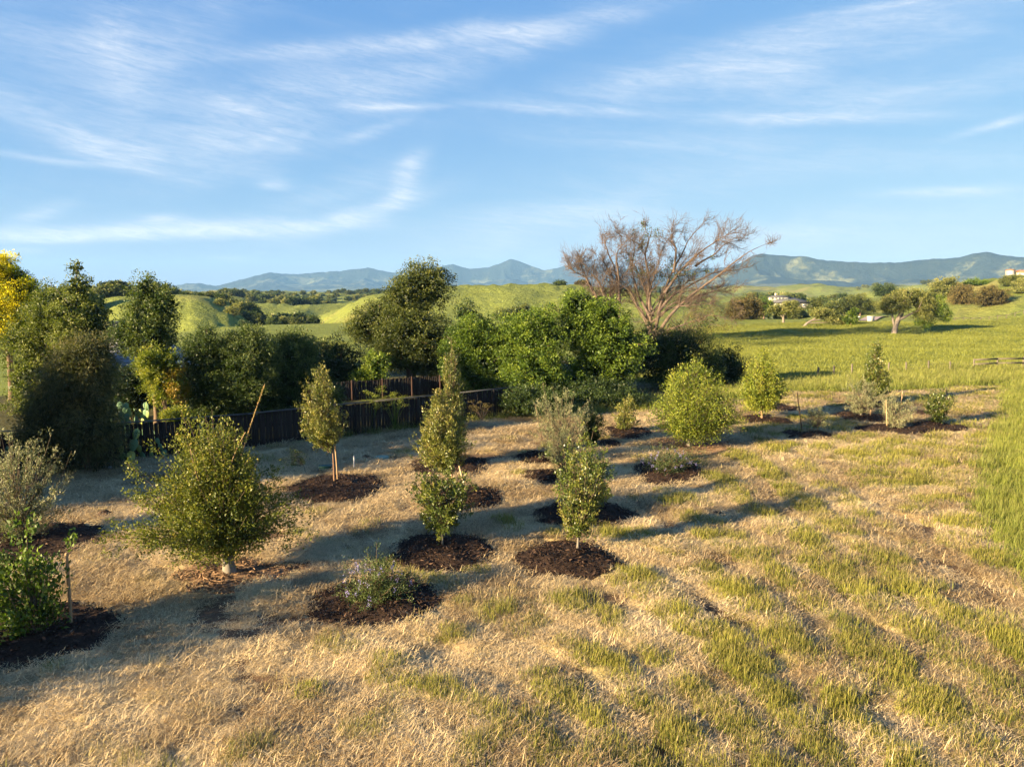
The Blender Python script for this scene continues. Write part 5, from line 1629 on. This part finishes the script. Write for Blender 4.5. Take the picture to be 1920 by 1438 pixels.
# stones by the fence
STONE = simple_mat('pale_stone', (.22, .22, .22), (.36, .36, .36), 6, .9, .2)
for q in range(16):
    X, Y, t = G(150 + rng.uniform(0, 62), 878 - rng.uniform(0, 14))
    bmr = R(q + 50)
    n = 26
    d = unit(bmr.normal(size=(42, 3)))
    nu_, nv_ = 8, 6
    vs = [[0, 0, -.5]] + [[math.cos(a) * math.sin(p) * .5, math.sin(a) * math.sin(p) * .42, -.5 * math.cos(p)] for p in np.linspace(0, np.pi, nv_)[1:-1] for a in np.arange(nu_) / nu_ * 6.283] + [[0, 0, .5]]
    vs = np.array(vs) * (1 + bmr.normal(0, .10, (len(vs), 1))) * [1, 1, .6]
    i = (1 + np.arange(nv_ - 3)[:, None] * nu_ + np.arange(nu_)[None]).ravel(); j = (1 + np.arange(nv_ - 3)[:, None] * nu_ + (np.arange(nu_)[None] + 1) % nu_).ravel()
    k0 = 1 + (nv_ - 3) * nu_
    a_ = np.arange(nu_); b_ = (a_ + 1) % nu_
    me = make_mesh('stone', vs * bmr.uniform(.12, .28), [np.stack([i, j, j + nu_, i + nu_], -1), np.stack([1 + b_, 1 + a_, a_ * 0], -1), np.stack([k0 + a_, k0 + b_, a_ * 0 + len(vs) - 1], -1)])
    ob = link('stone', me, STONE, None, (X, Y, th1(X, Y) + .04), bmr.uniform(0, 6))
    tag(ob, 'pale stone in the small pile at the left end of the fence', 'stone', 'stones piled by the fence')

# fennel along the fence
for (px_, py_, top, lab, sd) in ((700, 808, 722, 'yellow-green fennel topping the fence beside the slender young tree', 1), (742, 806, 735, 'yellow-green fennel plant right of the taller fennel at the fence', 2), (905, 790, 752, 'wispy weed stalks at the fence right of the tallest young tree', 3)):
    s = spec(px_, py_, (px_ - 26, top, px_ + 28, py_ - 8))
    s['loc'] = (s['loc'][0], s['loc'][1] - .25, s['loc'][2])
    r = R(sd + 600)
    root = thing('fennel', lab, 'plant', s['loc'])
    st = MB(); um = MB()
    for q in range(16):
        a = r.uniform(0, 6.28); h_ = s['z1'] * r.uniform(.55, 1); rr_ = s['rx'] * r.uniform(.2, 1)
        e = np.array([math.cos(a) * rr_, math.sin(a) * rr_ * .6, h_])
        st.add(*tube(bez(np.array([0, 0, 0]), e * [.3, .3, .6], e, np.linspace(0, 1, 6)), np.linspace(.012, .005, 6), 5))
        P = e + r.normal(0, 1, (70, 3)) * [.10, .10, .035]
        um.add(*leaf_quads(P, unit(r.normal(size=P.shape)), np.full(70, .05), np.full(70, .022), r), np.clip(r.normal(.5, .2, 70), 0, 1))
    st.obj('stems', GREEN if sd < 3 else DEADW, root); um.obj('umbels', LIME if sd < 3 else BROWNG, root)

# ------------------------------------------------------------------ houses
SLATE, b = mat('roof_tile_grey')
geo = b.n('ShaderNodeNewGeometry'); oi = b.n('ShaderNodeObjectInfo')
nz = b.noise(geo.outputs['Position'], 5, 4)
c = b.mix(nz, (.22, .225, .25), (.38, .385, .42))
finish(b, c, .6, .4, nz, .3, .02)
DSLATE = simple_mat('roof_dark_slate', (.06, .062, .07), (.10, .102, .112), 3, .7, .3)
WALL = simple_mat('stucco_white', (.38, .36, .32), (.46, .43, .385), 3, .9, .1)
TAN = simple_mat('stucco_tan', (.38, .31, .23), (.45, .37, .28), 3, .9, .1)
TERRA = simple_mat('roof_terracotta', (.30, .13, .07), (.42, .20, .11), 3, .9, .1)
TRIM = simple_mat('trim_white', (.70, .70, .68), (.78, .78, .76), 3, .6, .2)
GLASS, b = mat('window_glass')
finish(b, (.03, .04, .05), .08, .6)


def hip_roof(parent, cx, cy, z0, w_, d_, rise, m, over=.5, courses=0, name='roof'):
    W2, D2 = w_ / 2 + over, d_ / 2 + over
    rl = max(W2 - D2, .2)
    v = np.array([[-W2, -D2, 0], [W2, -D2, 0], [W2, D2, 0], [-W2, D2, 0], [-rl, 0, rise], [rl, 0, rise], [-W2, -D2, -.16], [W2, -D2, -.16], [W2, D2, -.16], [-W2, D2, -.16]], float) + [cx, cy, z0]
    o = MB()
    o.add(v, [[0, 1, 5, 4], [2, 3, 4, 5], [6, 9, 8, 7], [0, 6, 7, 1], [1, 7, 8, 2], [2, 8, 9, 3], [3, 9, 6, 0]]); o.add(v, [[1, 2, 5], [3, 0, 4]])
    ro = o.obj(name, m, parent)
    for q in range(courses):
        t0 = q / courses; t1 = (q + 1.0) / courses - .06
        o = MB()
        for (a, b_, c_, e_) in ((0, 1, 5, 4), (1, 2, 5, 5), (2, 3, 4, 5), (3, 0, 4, 4)):
            A_, B_, C_, E_ = v[a], v[b_], v[c_], v[e_]
            n_ = unit(np.cross(B_ - A_, C_ - A_)[None])[0]
            q0 = A_ + (E_ - A_) * t0; q1 = B_ + (C_ - B_) * t0; q2 = B_ + (C_ - B_) * t1; q3 = A_ + (E_ - A_) * t1
            vv_ = np.array([q0, q1, q2, q3, q0 + n_ * .055, q1 + n_ * .055, q2 + n_ * .012, q3 + n_ * .012])
            o.add(vv_, BOXF)
        o.obj('tile_course', m, ro)
    return ro


def window(parent, x, y, z, w_, h_, axis=0, frame=TRIM):
    """window set on a wall facing -Y"""
    o = MB()
    t = .08
    for (a, b_, c_, d_) in ((-w_ / 2 - t, -w_ / 2, 0, h_), (w_ / 2, w_ / 2 + t, 0, h_), (-w_ / 2 - t, w_ / 2 + t, h_, h_ + t), (-w_ / 2 - t, w_ / 2 + t, -t, 0), (-.025, .025, 0, h_)):
        o.add(boxv(x + a, y - .06, z + c_, x + b_, y + .01, z + d_), BOXF)
    wd = o.obj('window', frame, parent)
    o = MB(); o.add(boxv(x - w_ / 2, y - .025, z, x + w_ / 2, y - .012, z + h_), BOXF); o.obj('pane', GLASS, wd)


# neighbour's house behind the garden trees
hx, hy, _ = at_depth(225, 650, 47.0)
root = thing('house', 'grey tiled hip roof of the house hidden behind the left garden trees', 'house', (hx, hy, th1(hx, hy)), .18)
o = MB(); o.add(boxv(-3.2, -3.6, -.2, 4.4, 3.8, 2.05), BOXF); o.obj('wall', TAN, root)
hip_roof(root, .6, .1, 2.06, 7.6, 7.4, 2.35, SLATE, .55, 13)
for x_ in (-1.4, 1.6):
    window(root, x_, -3.6, .75, 1.2, 1.05)
o = MB(); o.add(boxv(-1.3, 1.2, 3.0, -.6, 1.9, 4.9), BOXF); o.add(boxv(-1.38, 1.12, 4.9, -.52, 1.98, 5.0), BOXF); o.obj('chimney', TAN, root)

# ranch house beyond the field
hx, hy, hz_ = at_depth(1475, 560, 245)
z_ = th1(hx, hy)
root = thing('house', 'low white house with grey hip roof and raised clerestory beyond the field', 'house', (hx, hy, z_), -.1)
E0 = CAMZ - 245 * (566 - HOR) / F - z_
o = MB(); o.add(boxv(-5.6, -4, -1, 6.6, 5, E0), BOXF); o.obj('wall', WALL, root)
hip_roof(root, .5, .5, E0 + .01, 12.2, 9, 1.55, DSLATE, .8)
o = MB(); o.add(boxv(-5.8, -1.3, E0 + .3, .6, 2.0, E0 + 1.75), BOXF); o.obj('clerestory', WALL, root)
hip_roof(root, -2.6, .35, E0 + 1.76, 6.4, 3.3, .45, DSLATE, .35, 0, 'upper_roof')
for q in range(5):
    window(root, -5.0 + q * 1.15, -1.3, E0 + 1.0, .7, .5)
for x_ in (-4, -1, 2, 5):
    window(root, x_, -4, E0 - 1.6, 1.3, 1.1)
o = MB(); o.add(boxv(-3.9, .2, E0 + 2.0, -3.3, .8, E0 + 3.0), BOXF); o.obj('chimney', WALL, root)
# villa on the hill
hx, hy, _ = at_depth(1912, 520, 345)
z_ = th1(hx, hy)
root = thing('villa', 'white villa with terracotta roof on the hilltop at the right edge', 'villa', (hx, hy, z_), .1)
B0 = max(CAMZ + 345 * (HOR - 527) / F - z_, 0)
o = MB(); o.add(boxv(-3.2, -3, -1, 8, 5, B0 + 4.2), BOXF); o.obj('wall', WALL, root)
o = MB(); o.add(boxv(-6.6, -2, -1, -4.4, 1.5, B0 + 5.2), BOXF); o.add(boxv(-4.4, -1.5, -1, -3.2, 2, B0 + 3.4), BOXF); o.obj('tower', WALL, root)
hip_roof(root, 2.4, 1, B0 + 4.21, 11.2, 8, 1.1, TERRA, .4)
hip_roof(root, -5.5, -.25, B0 + 5.21, 2.2, 3.5, .5, TERRA, .25, 0, 'tower_roof')
for q in range(4):
    window(root, -2.2 + q * 2.2, -3, B0 + 1.6, .9, 1.4)
window(root, -5.5, -2, B0 + 2.6, .7, 1.2)
# driveway and gate pillars
dw = []
for (x_, y_) in ((1606, 597), (1622, 592), (1640, 587), (1668, 583)):
    dp = np.interp(x_, [1606, 1668], [165, 200])
    X, Y, _ = at_depth(x_, y_, dp)
    dw.append((X, Y))
dw = np.array(dw)
tt = np.linspace(0, 1, 14)
cxs = np.interp(tt, np.linspace(0, 1, 4), dw[:, 0]); cys = np.interp(tt, np.linspace(0, 1, 4), dw[:, 1])
lv = np.stack([cxs - 2.2, cys, th(cxs - 2.2, cys) + .25], -1); rv_ = np.stack([cxs + 2.2, cys, th(cxs + 2.2, cys) + .25], -1)
v = np.concatenate([lv, rv_]); i = np.arange(13)
me = make_mesh('driveway', v, [np.stack([i, i + 14, i + 15, i + 1], -1)])
tag(link('driveway', me, simple_mat('driveway_gravel', (.36, .27, .24), (.45, .35, .31), 3, .95, .1)), kind='structure')
for (x_, lab) in ((1610, 'white gate pillar on the left of the pale driveway'), (1633, 'white gate pillar block on the right of the pale driveway')):
    X, Y, _ = at_depth(x_, 590, 165)
    z_ = th1(X, Y)
    h_ = 1.25
    root = thing('gate_pillar', lab, 'pillar', (X, Y, z_), 0, 'white gate pillars of the driveway')
    wd_ = .22 if x_ < 1620 else .7
    o = MB(); o.add(boxv(-wd_, -.35, -.3, wd_, .35, h_ - .15), BOXF); o.obj('shaft', WALL, root)
    o = MB(); o.add(boxv(-wd_ - .08, -.43, h_ - .148, wd_ + .08, .43, h_), BOXF); o.obj('cap', TRIM, root)
